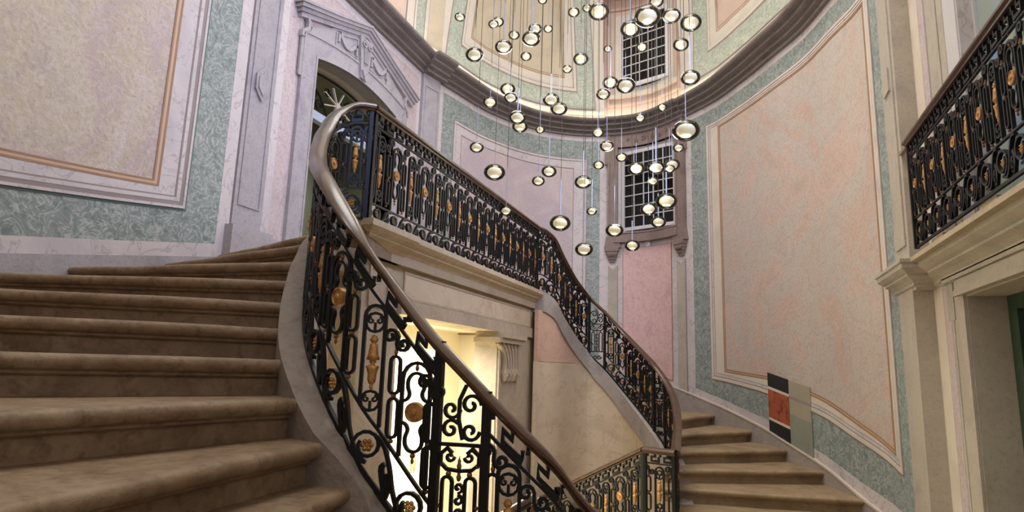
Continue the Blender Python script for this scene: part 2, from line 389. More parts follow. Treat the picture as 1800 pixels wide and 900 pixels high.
# --- left painted panel on wall_left
def lin(s, a, b): return a[1]+(b[1]-a[1])*(s-a[0])/(b[0]-a[0])
s0 = 8.6
def zb_brown(s): return 1.43+.118*(s-11.57)
def zb_white(s): return 1.19+.139*(s-11.6)
def zb_green(s): return .83+.165*(s-11.68)
def zb_base(s): return .70+.165*(s-11.7)
def frame_l(name, ro, ri, fo, fi, to, ti, off, mat):
    """L-shaped band: bottom and right and top; ro/ri outer and inner right s"""
    A = [(s0, fo(s0)), (ro, fo(ro)), (ro, to), (s0, to)]
    B = [(s0, fi(s0)), (ri, fi(ri)), (ri, ti), (s0, ti)]
    return ribbon(name, sNL, A, B, off, 0.03, mat, wl)
frame_l('painted_border', 13.75, 13.60, zb_base, zb_green, ZC, 4.84, .012, M['white'])
frame_l('marble_band', 13.60, 13.19, zb_green, zb_white, 4.84, 4.43, .009, M['green'])
frame_l('shadow_line', 13.215, 13.19, lambda s: zb_white(s)-.025, zb_white, 4.455, 4.43, .012, M['darkline'])
frame_l('fillet_moulding', 13.19, 13.165, zb_white, lambda s: zb_white(s)+.025, 4.43, 4.405, .026, M['white'])
frame_l('grey_line', 13.165, 13.125, lambda s: zb_white(s)+.025, lambda s: zb_white(s)+.065, 4.405, 4.365, .020, M['greyline'])
frame_l('painted_border', 13.125, 13.085, lambda s: zb_white(s)+.065, lambda s: zb_white(s)+.10, 4.365, 4.325, .022, M['white'])
frame_l('grey_line', 13.085, 13.070, lambda s: zb_white(s)+.10, lambda s: zb_white(s)+.115, 4.325, 4.31, .018, M['greyline'])
frame_l('painted_border', 13.07, 12.90, lambda s: zb_white(s)+.115, lambda s: zb_brown(s)-.035, 4.31, 4.22, .014, M['white'])
frame_l('brown_line', 12.90, 12.878, lambda s: zb_brown(s)-.035, lambda s: zb_brown(s)-.015, 4.22, 4.20, .016, M['brown'])
frame_l('tan_line', 12.878, 12.85, lambda s: zb_brown(s)-.015, lambda s: zb_brown(s)+.01, 4.20, 4.175, .014, M['tan'])
frame_l('brown_line', 12.85, 12.832, lambda s: zb_brown(s)+.01, lambda s: zb_brown(s)+.026, 4.175, 4.16, .016, M['brown'])
fill('painted_panel', sNL, [(s0, zb_brown(s0)+.026), (12.832, zb_brown(12.832)+.026)], [(s0, 4.16), (12.832, 4.16)], .008, .03, M['peach_left'], wl)

# --- far wall painted panels
pw = lambda s: np.interp(s, [0, 1, 2, 3, 4, 5, 6.37, 7.4, 8.7, 9.98, 10.6, 11.19, 12.1], [1.30, 1.22, .95, .62, .28, -.02, -.27, -.52, -.79, -1.12, -1.28, -1.43, -1.62])   # white foot
bs = lambda s: pw(s)-.10
gb = lambda s: pw(s)+.13 if s < 7.6 else float(np.interp(s, [7.6, 8.7, 10.0, 11.06, 12.1], [-.45, -.65, -.99, -1.23, -1.42]))
def multi(f, a, b, n=14): return [(a+(b-a)*i/n, f(a+(b-a)*i/n)) for i in range(n+1)]
def panel_frame(name, l0, r0, f0, t0, l1, r1, f1, t1, off, mat):
    A = multi(f0, l0, r0)+[(r0, t0)]+[(l0, t0)]+[(l0, f0(l0))]
    B = multi(f1, l1, r1)+[(r1, t1)]+[(l1, t1)]+[(l1, f1(l1))]
    return ribbon(name, sFR, A, B, off, .03, mat, wf)
def up(f, k): return lambda s: f(s)+k
# panel behind the far flight
fo = up(pw, .40)
panel_frame('painted_border', .48, 4.83, pw, ZC, .60, 4.70, gb, 4.84, .012, M['white'])
panel_frame('marble_band', .60, 4.70, gb, 4.84, .925, 4.43, fo, 4.45, .009, M['green'])
panel_frame('grey_line', .925, 4.43, fo, 4.45, .945, 4.41, up(fo, .02), 4.43, .016, M['greyline'])
panel_frame('fillet_moulding', .945, 4.41, up(fo, .02), 4.43, .995, 4.36, up(fo, .06), 4.39, .022, M['white'])
panel_frame('grey_line', .995, 4.36, up(fo, .06), 4.39, 1.01, 4.345, up(fo, .075), 4.375, .016, M['greyline'])
panel_frame('painted_border', 1.01, 4.345, up(fo, .075), 4.375, 1.165, 4.14, up(fo, .22), 4.225, .013, M['white'])
panel_frame('brown_line', 1.165, 4.14, up(fo, .22), 4.225, 1.178, 4.127, up(fo, .235), 4.212, .015, M['greyline'])
fill('painted_panel', sFR, multi(up(fo, .235), 1.178, 4.127), [(a, 4.212) for a, _ in multi(fo, 1.178, 4.127)], .008, .03, M['peach_far'], wf)
# right panel
go = gb
wi = lambda s: float(np.interp(s, [6.8, 7.4, 8.5, 9.43, 10.1, 10.69, 11.2, 11.76, 12.1], [-.03, -.09, -.22, -.375, -.51, -.667, -.80, -.96, -1.06]))
bi = lambda s: float(np.interp(s, [7.5, 7.73, 8.76, 9.4, 10.07, 10.7, 11.1, 11.45, 12.1], [.09, .065, -.015, -.12, -.27, -.45, -.58, -.70, -.92]))
panel_frame('painted_border', 6.72, 11.99, pw, ZC, 6.86, 11.965, gb, 4.84, .012, M['white'])
panel_frame('marble_band', 6.86, 11.965, gb, 4.84, 7.27, 11.75, up(wi, -.02), 4.58, .009, M['green'])
panel_frame('shadow_line', 7.27, 11.75, up(wi, -.02), 4.58, 7.285, 11.737, up(wi, 0), 4.565, .015, M['greyline'])
panel_frame('fillet_moulding', 7.285, 11.737, wi, 4.565, 7.33, 11.70, up(wi, .05), 4.53, .022, M['cream_trim'])
panel_frame('grey_line', 7.33, 11.70, up(wi, .05), 4.53, 7.345, 11.69, up(wi, .065), 4.518, .016, M['greyline'])
panel_frame('fillet_moulding', 7.345, 11.69, up(wi, .065), 4.518, 7.38, 11.665, up(wi, .10), 4.49, .018, M['white'])
panel_frame('grey_line', 7.38, 11.665, up(wi, .10), 4.49, 7.39, 11.655, up(wi, .11), 4.482, .015, M['greyline'])
panel_frame('painted_border', 7.39, 11.655, up(wi, .11), 4.482, 7.60, 11.60, up(bi, -.04), 4.46, .013, M['cream_trim'])
panel_frame('brown_line', 7.60, 11.60, up(bi, -.04), 4.46, 7.622, 11.588, up(bi, -.02), 4.447, .016, M['brown'])
panel_frame('tan_line', 7.622, 11.588, up(bi, -.02), 4.447, 7.64, 11.575, bi, 4.435, .012, M['tan'])
panel_frame('brown_line', 7.64, 11.575, bi, 4.435, 7.652, 11.566, up(bi, .014), 4.425, .016, M['brown'])
fill('painted_panel', sFR, multi(up(bi, .014), 7.652, 11.566), [(a, 4.425) for a, _ in multi(bi, 7.652, 11.566)], .008, .03, M['peach_right'], wf)
# colour samples on the right panel
def samp(s_a, s_b, za, zb2, mat, lab):
    k = lambda s, z: z-.19*(s-8.8)
    o = ribbon('colour_sample', sFR, [(s_a, k(s_a, zb2)), (s_b, k(s_b, zb2))], [(s_a, k(s_a, za)), (s_b, k(s_b, za))], .0285, .012, mat, wf); sub(o, lab)
samp(8.79, 9.30, .05, -.15, M['black'], 'black painted sample above the red one')
samp(8.79, 9.30, -.15, -.19, M['cream_trim'], 'cream strip above the red sample')
samp(8.79, 9.30, -.19, -.60, M['red'], 'red sample with black specks')
samp(8.79, 9.30, -.60, -.64, M['cream_trim'], 'cream strip under the red sample')
samp(8.79, 9.30, -.64, -.85, M['black'], 'black painted sample below the red one')
samp(9.31, 9.78, .05, -.17, M['greyed'], 'greyed sample, upper')
samp(9.31, 9.78, -.17, -.21, M['greyline'], 'greyed line')
samp(9.31, 9.78, -.21, -.42, M['greyed'], 'greyed sample, middle')
samp(9.31, 9.78, -.42, -.86, M['greyed_green'], 'greyed green sample, lower')
# skirting
o = ribbon('baseboard_far', sFR, multi(lambda s: bs(s)-.8, 0, FR.L-.05, 30), multi(pw, 0, FR.L-.05, 30), .03, .05, M['string'], None); struct(o, 'sloping stone skirting along the far stair flight', 'baseboard')
o2 = ribbon('top_bead', sFR, multi(up(pw, -.015), 0, FR.L-.05, 30), multi(up(pw, .012), 0, FR.L-.05, 30), .04, .03, M['cream_trim'], o)
o = ribbon('baseboard_left', sNL, multi(lambda s: zb_base(s)-1.3, s0-6.0, 13.75, 30), multi(zb_base, s0-6.0, 13.75, 30), .02, .05, M['grey'], None); struct(o, 'plain grey stone skirting above the near steps', 'baseboard')

# --- window bay on far wall
wb = thing('window_1', 'small-paned window in a dark carved stone surround on the far wall', 'window'); wb['kind'] = 'structure'
def rect(l, r, b, t): return [(l, b), (r, b), (r, t), (l, t)]
ring('stone_surround', sFR, rect(4.90, 6.66, 2.66, ZC), rect(5.08, 6.48, 2.82, 4.66), .07, .08, M['window_stone'], wb)
ring('surround_fillet', sFR, rect(4.86, 6.70, 2.62, ZC), rect(4.90, 6.66, 2.66, ZC-.01), .10, .10, M['window_stone'], wb)
ring('surround_fillet', sFR, rect(5.04, 6.52, 2.79, 4.69), rect(5.08, 6.48, 2.82, 4.66), .10, .10, M['window_stone'], wb)
ribbon('window_sill', sFR, [(5.0, 2.60), (6.56, 2.60)], [(5.0, 2.76), (6.56, 2.76)], .15, .16, M['window_stone'], wb)
ribbon('window_sill', sFR, [(4.80, 2.50), (5.16, 2.50)], [(4.84, 2.72), (5.10, 2.72)], .12, .13, M['window_stone'], wb)
ribbon('window_sill', sFR, [(6.40, 2.50), (6.76, 2.50)], [(6.46, 2.72), (6.72, 2.72)], .12, .13, M['window_stone'], wb)
for a, b2 in ((4.80, 4.92), (6.64, 6.76)):
    ribbon('surround_ear', sFR, [(a, 4.30), (b2, 4.30)], [(a, 4.60), (b2, 4.60)], .09, .09, M['window_stone'], wb)
# carved frieze scroll over the window
mb = MB()
def scroll_pts(cx, cz, r, turns, a0, d): return [(cx+r*(1-.75*k/20)*math.cos(a0+d*2*PI*turns*k/20), cz+r*(1-.75*k/20)*math.sin(a0+d*2*PI*turns*k/20)) for k in range(21)]
def wallbar(mb, S, pts, w, d, off):
    P = [S(a, z, off) for a, z in pts]
    nn = []
    for a, z in pts:
        p0, p1 = S(a, z, 0), S(a, z, 1); nn.append(Vector(p1)-Vector(p0))
    mb.bar(P, w, d, lambda i: nn[i])
for sg in (-1, 1):
    for k, (dx, dz, r) in enumerate(((.12, 4.82, .06), (.30, 4.79, .05), (.48, 4.84, .045))):
        wallbar(mb, sFR, scroll_pts(5.78+sg*dx, dz, r, 1.4, PI/2, sg), .018, .03, .08)
mb.build('carved_scroll', M['window_stone'], wb)
def window_unit(parent, S, l, r, b, t, off, cols, rows_, pane_mat, frame_mat, mw=.018):
    ring('window_frame', S, rect(l, r, b, t), inset(rect(l, r, b, t), .07), off, .06, frame_mat, parent)
    l, r, b, t = l+.07, r-.07, b+.07, t-.07
    for i in range(1, cols):
        x = l+(r-l)*i/cols
        ribbon('muntin', S, [(x-mw/2, b), (x+mw/2, b)], [(x-mw/2, t), (x+mw/2, t)], off-.01, .03, frame_mat, parent)
    for j in range(1, rows_):
        z = b+(t-b)*j/rows_
        ribbon('muntin', S, [(l, z-mw/2), (r, z-mw/2)], [(l, z+mw/2), (r, z+mw/2)], off-.01, .03, frame_mat, parent)
    for i in range(cols):
        for j in range(rows_):
            x0, x1 = l+(r-l)*i/cols, l+(r-l)*(i+1)/cols; z0, z1 = b+(t-b)*j/rows_, b+(t-b)*(j+1)/rows_
            ribbon('pane', S, [(x0, z0), (x1, z0)], [(x0, z1), (x1, z1)], off-.03, .008, pane_mat, parent, 5)
class FlatS:
    def __init__(s, a, b, back): s.a, s.b = FR.xy(a), FR.xy(b); s.s0, s.s1 = a, b; s.n = FR.nin((a+b)/2); s.back = back
    def __call__(s, t, z, off):
        k = (t-s.s0)/(s.s1-s.s0); q = s.a+(s.b-s.a)*k+s.n*(off+s.back); return (q[0], q[1], z)
window_unit(wb, FlatS(W0, W1, -.02), W0, W1, WZ0, WZ1, 0, 5, 7, M['dark_glass'], M['paint'])
for a in (4.83, 6.44):
    c = thing('stone_corbel', 'carved stone corbel under the %s end of the lower window sill' % ('left' if a < 5 else 'right'), 'corbel', 'corbels under the far window'); c['kind'] = 'structure'
    ribbon('corbel_cap', sFR, [(a, 2.42), (a+.27, 2.42)], [(a-.01, 2.50), (a+.28, 2.50)], .14, .14, M['window_stone'], c)
    for k in range(4):
        h = .055
        ribbon('corbel_body', sFR, [(a+.02+k*.02, 2.42-h*(k+1)), (a+.25-k*.02, 2.42-h*(k+1))], [(a+.02+k*.012, 2.42-h*k), (a+.25-k*.012, 2.42-h*k)], .12-.025*k, .12, M['window_stone'], c)
    mb = MB()
    for q in (-.06, 0, .06):
        wallbar(mb, sFR, scroll_pts(a+.135+q, 2.34, .025, 1.2, 0, 1), .012, .03, .125)
    mb.build('carved_scroll', M['window_stone'], c)
# strips under window
for l, r in ((4.88, 5.07), (6.43, 6.65)):
    o = ribbon('marble_strip', sFR, [(l, pw(l)), (r, pw(r))], [(l, 2.05), (r, 2.05)], .018, .03, M['grey_warm'], wf)
    mb = MB(); c = (l+r)/2
    rows = [[sFR(l, 2.05, .0), sFR(l, 2.05, .018), sFR(l, 2.14, .018), sFR(l, 2.14, 0)], [sFR(c, 2.05, 0), sFR(c, 2.05, .018), sFR(c, 2.051, .018), sFR(c, 2.051, 0)], [sFR(r, 2.05, .0), sFR(r, 2.05, .018), sFR(r, 2.14, .018), sFR(r, 2.14, 0)]]
    mb.quad_grid(rows, closed=True); mb.build('strip_notch', M['grey_warm'], wf)
    ribbon('grey_line', sFR, [(r, pw(r)), (r+.012, pw(r))], [(r, 2.14), (r+.012, 2.14)], .02, .02, M['greyline'], wf)
o = ribbon('pink_marble_panel', sFR, multi(up(pw, .12), 5.19, 6.28, 6), [(a, 2.50) for a, _ in multi(pw, 5.19, 6.28, 6)], .014, .03, M['pink'], wf)
ring('grey_line', sFR, [(5.18, pw(5.18)+.11), (6.29, pw(6.29)+.11), (6.29, 2.51), (5.18, 2.51)], [(5.19, pw(5.19)+.12), (6.28, pw(6.28)+.12), (6.28, 2.50), (5.19, 2.50)], .018, .03, M['brown'], wf)
# smoke detector
mb = MB(); c0 = FR.p(5.72, 2.555, 0); nn = FR.nin(5.72); tt = FR.tan(5.72)
AX = ((tt[0], tt[1], 0), (0, 0, 1), (nn[0], nn[1], 0))
mb.lathe(c0, [(0, 0), (.065, 0), (.065, .03), (.055, .045), (.0, .048)], 20, 1, AX)
o = mb.build('smoke_detector', M['smoke'], None, True); tag(o, 'small white round detector on the wall just under the lower window', 'detector')
mb = MB(); mb.lathe(tuple(c0[k]+AX[2][k]*.048 for k in range(3)), [(0.012, 0), (.012, .012), (0, .016)], 10, 1, AX); mb.build('sensor_dome', M['greyline'], o)

# --- pilasters
def pilaster(S, l, r, z0, z1, proud, mat, label, loz=True, panel=True, inside=.05):
    t = thing('pilaster', label, 'pilaster'); t['kind'] = 'structure'
    ribbon('pilaster_shaft', S, [(l, z0), (r, z0)], [(l, z1), (r, z1)], proud, proud+.02, mat, t)
    if panel:
        m = inside
        ztop = z1-.2; zb_ = z0+.22
        mid = (l+r)/2
        ring('recessed_border', S, [(l+m, zb_), (r-m, zb_), (r-m, ztop), (l+m, ztop)], inset([(l+m, zb_), (r-m, zb_), (r-m, ztop), (l+m, ztop)], .018), proud+.012, .03, mat, t)
        if loz:
            zc = 3.05; hw = (r-l)/2-m-.03
            D = [(mid-hw*.75, zc-.02), (mid, zc-.16), (mid+hw*.75, zc+.02), (mid, zc+.2)]
            D = [(mid-hw*.8, zc-.08), (mid-.0, zc-.2), (mid+hw*.8, zc-.08), (mid+hw*.8, zc+.1), (mid, zc+.22), (mid-hw*.8, zc+.1)]
            ribbon('lozenge', S, [D[0], D[1], D[2]], [D[5], D[4], D[3]], proud+.025, .04, mat, t)
            ribbon('lozenge', S, *[[(mid+(x-mid)*.7, zc+(z-zc)*.7) for x, z in q] for q in ([D[0], D[1], D[2]], [D[5], D[4], D[3]])], proud+.038, .04, mat, t)
    return t
p1 = pilaster(sDW, Y(4.965), Y(5.39), 1.40, ZC, .03, M['grey'], 'tall grey stone pilaster with a carved lozenge left of the upper door')
mb = MB(); mb.box((-5.02, 4.90, .75), (-4.88, 5.50, 1.38)); mb.build('pilaster_base', M['grey'], p1)
mb = MB(); mb.box((-5.02, 5.50, .85), (-4.90, 5.74, 1.34)); mb.build('pilaster_base', M['grey'], p1)
mb = MB(); mb.box((-5.02, 5.74, .85), (-4.92, 6.04, 1.34)); mb.build('pilaster_base', M['grey'], p1)
def strip(name, S, l, r, z0, z1, off, mat, parent): return ribbon(name, S, [(l, z0), (r, z0)], [(l, z1), (r, z1)], off, .03, mat, parent)
strip('painted_border', sDW, Y(5.40), Y(5.52), 1.36, ZC, .014, M['white'], wd)
strip('pink_marble_band', sDW, Y(5.52), Y(5.77), 1.3, ZC-.12, .010, M['pink_pale'], wd)
strip('pink_marble_band', sDW, Y(8.25), Y(8.71), 1.1, ZC-.12, .010, M['pink_pale'], wd)
strip('pink_marble_band', sDW, Y(5.77), Y(8.25), 4.2, ZC-.12, .009, M['pink_pale'], wd)
strip('painted_border', sDW, Y(5.40), Y(8.90)-.1, ZC-.12, ZC, .013, M['white'], wd)
strip('painted_border', sDW, Y(8.71), Y(8.82), 1.1, ZC-.12, .014, M['white'], wd)
p2 = pilaster(sFR, .02, .46, 1.1, ZC, .06, M['grey'], 'narrow grey stone pilaster between the upper door and the curved wall', loz=False)

# --- upper door surround with pediment
ds = thing('door_1', 'arched stone door surround with a broken pediment, garlands and iron fanlight', 'door'); ds['kind'] = 'structure'
def archline(k, off, z_foot, y0, y1, n=20): return [(Y(y0), z_foot)]+[(Y(y0+(y1-y0)*i/n), arch(DY0+(DY1-DY0)*i/n)+off) for i in range(n+1)]+[(Y(y1), z_foot)]
ribbon('jamb_frame', sDW, archline(0, .22, 1.05, 5.80, 8.26), archline(0, 0, 1.05, DY0, DY1), .045, .06, M['grey'], ds)
ribbon('frame_fillet', sDW, archline(0, .25, 1.05, 5.77, 8.29), archline(0, .22, 1.05, 5.81, 8.25), .06, .07, M['grey'], ds)
ribbon('frame_fillet', sDW, archline(0, .03, 1.05, 6.03, 8.03), archline(0, 0, 1.05, DY0, DY1), .055, .07, M['grey'], ds)
for a, b2 in ((5.72, 5.84), (8.22, 8.34)):
    strip('frame_ear', sDW, Y(a), Y(b2), 3.45, 3.95, .055, M['grey'], ds)
# tympanum block between arch and pediment
pedz = lambda y: 4.78-.43*abs(y-7.03)**1.0*.66 if True else 0
ped = [(5.66, 4.18), (6.35, 4.41), (7.07, 4.65), (7.79, 4.41), (8.48, 4.18)]
lowp = [(5.80, arch(6.06)+.10), (6.35, arch(6.35)+.10), (7.03, arch(7.03)+.10), (7.71, arch(7.71)+.10), (8.26, arch(8.0)+.10)]
ribbon('frieze_block', sDW, [(Y(a), b2-.02) for a, b2 in lowp], [(Y(a if 0 < i < 4 else a+(.26 if i == 0 else -.26)), b2) for i, (a, b2) in enumerate(ped)], .040, .05, M['grey'], ds)
for k, (o1, t1, dz) in enumerate(((.07, .06, 0), (.095, .05, .055), (.13, .05, .10), (.15, .035, .145))):
    e = .03*k
    A = [(Y(ped[0][0]-e), ped[0][1]+dz)]+[(Y(a), b2+dz) for a, b2 in ped[1:4]]+[(Y(ped[4][0]+e), ped[4][1]+dz)]
    ribbon('pediment_moulding', sDW, A, [(a, b2+t1) for a, b2 in A], o1, o1+.01, M['grey'], ds)
for (a, b2) in ((6.38, 6.98-.1), (7.18, 7.68)):    # sunk frieze panels
    P = [(Y(a), arch(a)+.27), (Y(b2), arch(b2)+.27), (Y(b2), np.interp(b2, [q[0] for q in ped], [q[1] for q in ped])-.05), (Y(a), np.interp(a, [q[0] for q in ped], [q[1] for q in ped])-.05)]
    ring('frieze_panel', sDW, P, inset(P, .02), .058, .03, M['grey'], ds)
mb = MB()    # garlands
for c, hw, h in ((6.63, .2, .15), (7.43, .2, .15)):
    zt = np.interp(c, [q[0] for q in ped], [q[1] for q in ped])-.10
    wallbar(mb, sDW, [(Y(c-hw+2*hw*i/12), zt-h*math.sin(PI*i/12)) for i in range(13)], .05, .05, .055)
    wallbar(mb, sDW, [(Y(c-hw), zt), (Y(c-hw)-.01, zt-.16)], .035, .05, .055)
    wallbar(mb, sDW, [(Y(c+hw), zt), (Y(c+hw)+.01, zt-.16)], .035, .05, .055)
mb.build('garland', M['grey'], ds)
mb = MB()    # keystone cartouche
ribbon('keystone', sDW, [(Y(6.96), arch(7.03)+.02), (Y(7.10), arch(7.03)+.02)], [(Y(6.88), 4.60), (Y(7.18), 4.60)], .09, .10, M['grey'], ds)
for sg in (-1, 1):
    wallbar(mb, sDW, scroll_pts(Y(7.03)+sg*.07, 4.50, .06, 1.3, PI/2, sg), .02, .04, .10)
for k in range(5):
    wallbar(mb, sDW, [(Y(7.03)-.06+k*.03, 4.42), (Y(7.03)-.04+k*.02, 4.22)], .014, .03, .10)
wallbar(mb, sDW, [(Y(7.03)-.07, 4.10), (Y(7.03), 3.98), (Y(7.03)+.07, 4.10)], .03, .04, .10)
mb.build('keystone_carving', M['grey'], ds)
mb = MB()    # side scrolls
for c, sg in ((5.84, 1), (8.22, -1)):
    wallbar(mb, sDW, [(Y(c)+sg*q[0], q[1]) for q in ((-.06, 4.28), (-.02, 4.18), (-.02, 4.10), (-.12, 4.02), (-.12, 3.95))], .04, .05, .05)
mb.build('side_scroll', M['grey'], ds)
# opening, reveals, room behind
mb = MB(); rows = []
prof_y = [DY0]+[DY0+(DY1-DY0)*i/16 for i in range(17)]+[DY1]
prof_z = [1.05]+[arch(DY0+(DY1-DY0)*i/16) for i in range(17)]+[1.05]
mb.quad_grid([[(-5.0, y, z) for y, z in zip(prof_y, prof_z)], [(-5.42, y, z) for y, z in zip(prof_y, prof_z)]]); mb.build('door_reveal', M['grey_warm'], ds)
mb = MB(); mb.box((-5.38, DY0-.05, 3.22), (-5.28, DY1+.05, 3.34)); o = mb.build('transom', M['paint_blue'], ds)
mb = MB(); mb.box((-5.38, DY0, 1.05), (-5.28, DY0+.10, 3.22)); mb.build('door_frame', M['olive_wall'], ds)
mb = MB(); mb.box((-5.38, DY1-.10, 1.05), (-5.28, DY1, 3.22)); mb.build('door_frame', M['olive_wall'], ds)
fl = MB()
X_ = -5.33; NN = Vector((1, 0, 0))
def fbar(pts, w=.018, d=.02): fl.bar([(X_, y, z) for y, z in pts], w, d, NN)
fbar([(DY0+.03+(DY1-DY0-.06)*i/16, arch(DY0+.03+(DY1-DY0-.06)*i/16)-.03) for i in range(17)], .03)
for sg in (-1, 1):
    for (dy, dz, r, a0, d) in ((.55, 3.60, .11, 0, 1), (.40, 3.47, .09, PI, -1), (.78, 3.50, .10, PI/2, 1), (.66, 3.42, .06, 0, -1), (.24, 3.74, .07, PI, 1), (.86, 3.64, .05, 0, 1)):
        fbar([(DC+sg*dy+q*sg, z) for q, z in [(p[0], p[1]) for p in scroll_pts(0, dz, r, 1.35, a0, d)]], .018)
    fbar([(DC+sg*(.2+.65*t), 3.36+.30*math.sin(t*PI)) for t in [i/10 for i in range(11)]], .018)
fl.build('fanlight_ironwork', M['iron'], ds)
fl = MB()
for a in [i*PI/4+PI/8 for i in range(8)]:
    fbar([(DC+.0, 3.62), (DC+.33*math.cos(a), 3.62+.25*math.sin(a))], .016, .03)
fl.lathe((X_, DC, 3.62), [(0, -.03), (.05, -.025), (.055, 0), (.05, .025), (0, .03)], 12, 1, ((0, 1, 0), (0, 0, 1), (1, 0, 0)))
fl.build('fanlight_sunburst', M['cream_trim'], ds)
mb = MB(); mb.poly([(-5.2, 5.0, 1.05), (-6.9, 5.0, 1.05), (-6.9, 9.4, 1.05), (-5.2, 9.4, 1.05)]); mb.poly([(-6.9, 5.0, 1.05), (-6.9, 5.0, 4.2), (-6.9, 9.4, 4.2), (-6.9, 9.4, 1.05)])
mb.poly([(-5.2, 5, 4.2), (-6.9, 5, 4.2), (-6.9, 9.4, 4.2), (-5.2, 9.4, 4.2)]); mb.poly([(-5.2, 5, 1.05), (-6.9, 5, 1.05), (-6.9, 5, 4.2), (-5.2, 5, 4.2)]); mb.poly([(-5.2, 9.4, 1.05), (-6.9, 9.4, 1.05), (-6.9, 9.4, 4.2), (-5.2, 9.4, 4.2)])
struct(mb.build('wall_corridor', M['olive_wall']), 'dim olive corridor seen through the upper door', 'wall')

# ------------------------------------------------------------------ cornice, dome
loopP = np.concatenate([NL.P, DW.P[1:], FR.P[1:], RB.P[1:]])
# remove the small pilaster jog for the dome
LOOP = Curve(None, P=loopP)
sDWl = NL.L; sFRl = NL.L+DW.L; 
CP = [(0, 4.95), (.07, 4.95), (.07, 4.985), (.035, 4.99), (.06, 5.02), (.125, 5.035), (.125, 5.065), (.085, 5.07), (.12, 5.10), (.205, 5.12), (.205, 5.15), (.165, 5.155), (.20, 5.185), (.28, 5.20), (.305, 5.225), (.305, 5.265), (.0, 5.265)]
def cornice(name, curve, sa, sb, extra, label, wallz=None, step=.12):
    k = max(1, int((sb-sa)/step)); mb = MB(); rows = []
    for i in range(k+1):
        t = sa+(sb-sa)*i/k
        rows.append([curve.p(t, z, (off+extra) if off > 0 else -.02) for off, z in CP])
    mb.quad_grid(rows, closed=True, flip=True); mb.poly(rows[0]); mb.poly(rows[-1][::-1])
    return struct(mb.build(name, M['cornice']), label, 'cornice')
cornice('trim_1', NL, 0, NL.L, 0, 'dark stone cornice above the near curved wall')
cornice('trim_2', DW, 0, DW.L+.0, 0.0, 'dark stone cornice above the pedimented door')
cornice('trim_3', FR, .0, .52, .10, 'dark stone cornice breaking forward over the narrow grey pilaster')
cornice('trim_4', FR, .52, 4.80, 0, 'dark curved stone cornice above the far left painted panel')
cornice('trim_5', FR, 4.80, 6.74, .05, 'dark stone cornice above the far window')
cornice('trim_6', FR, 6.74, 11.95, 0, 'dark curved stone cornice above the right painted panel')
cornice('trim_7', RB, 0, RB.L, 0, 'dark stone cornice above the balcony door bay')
KH = 6.6
def kz(z): return math.sqrt(max(0.0, 1-((z-5.26)/KH)**2))
DCN = np.array([-1.8, 6.2])
def domep(s, z, off=0.0, fr=True):
    q = FR.xy(min(max(s, 0), FR.L)) if fr else LOOP.xy(s)
    n = (FR.nin(min(max(s, 0), FR.L)) if fr else None)
    k = kz(z); p = DCN+(q-DCN)*k
    if off:
        d = DCN-p; d = d/np.hypot(*d); return (p[0]+d[0]*off*k, p[1]+d[1]*off*k, z-off*(1-k)*1.2)
    return (p[0], p[1], z)
class DomeS:
    def __call__(s, t, z, off): return domep(t, z, off)
sDM = DomeS()
mb = MB()
bayA, bayB, bayT = 4.78, 6.62, 8.15
zs = [5.26+(8.15-5.26)*i/12 for i in range(13)]+[8.6, 9.0, 9.4, 9.8]
seg = [('loop', LOOP, 0, sFRl)]
def dome_strip(getp, a, b, zl):
    k = max(2, int((b-a)/.15)); mb.quad_grid([[getp(a+(b-a)*i/k, z) for z in zl] for i in range(k+1)])
dome_strip(lambda s, z: domep(s, z, 0, False), 0, sFRl, zs)
dome_strip(lambda s, z: domep(s, z), 0, bayA, zs)
dome_strip(lambda s, z: domep(s, z), bayB, FR.L, zs)
dome_strip(lambda s, z: domep(s, z), bayA, bayB, zs[12:])
dome_strip(lambda s, z: domep(s, z, 0, False), sFRl+FR.L, LOOP.L, zs)
mb.poly([domep(LOOP.L*i/80, 9.8, 0, False) for i in range(80)][::-1])
dome = struct(mb.build('ceiling', M['dome'], None, True, True), 'oval domed ceiling with painted panels lit from the cornice', 'ceiling')
ribbon('base_moulding', sDM, [(0, 5.36), (bayA, 5.36)], [(0, 5.385), (bayA, 5.385)], .05, .05, M['dome'], dome)
ribbon('base_moulding', sDM, [(bayB, 5.36), (FR.L, 5.36)], [(bayB, 5.385), (FR.L, 5.385)], .05, .05, M['dome'], dome)
ribbon('base_moulding', sDM, [(0, 5.44), (bayA, 5.44)], [(0, 5.50), (bayA, 5.50)], .07, .07, M['dome'], dome)
ribbon('base_moulding', sDM, [(bayB, 5.44), (FR.L, 5.44)], [(bayB, 5.50), (FR.L, 5.50)], .07, .07, M['dome'], dome)
def dpanel(l, r, b, t, lt, rt_, spec, panel_mat):
    """trapezium panels: spec list of (inset, thick, off, mat, name)"""
    P = [(l, b), (r, b), (rt_, t), (lt, t)]
    for (k0, k1, off, mat, nm) in spec:
        ring(nm, sDM, inset(P, k0), inset(P, k1), off, .03, mat, dome)
    Q = inset(P, spec[-1][1])
    fill('painted_panel', sDM, [Q[0], Q[1]], [Q[3], Q[2]], .006, .03, panel_mat, dome)
sp = [(0, .02, .014, M['greyline'], 'grey_line'), (.02, .38, .010, M['green_pale'], 'marble_band'), (.38, .40, .022, M['greyline'], 'grey_line'), (.40, .46, .03, M['dome'], 'fillet_moulding'), (.46, .475, .02, M['greyline'], 'grey_line'), (.475, .66, .012, M['dome'], 'painted_border'), (.66, .675, .016, M['brown'], 'brown_line'), (.675, .70, .012, M['dome_panel'], 'tan_line'), (.70, .712, .016, M['brown'], 'brown_line')]
dpanel(.60, 4.60, 5.56, 9.3, .95, 4.40, sp, M['dome_panel'])
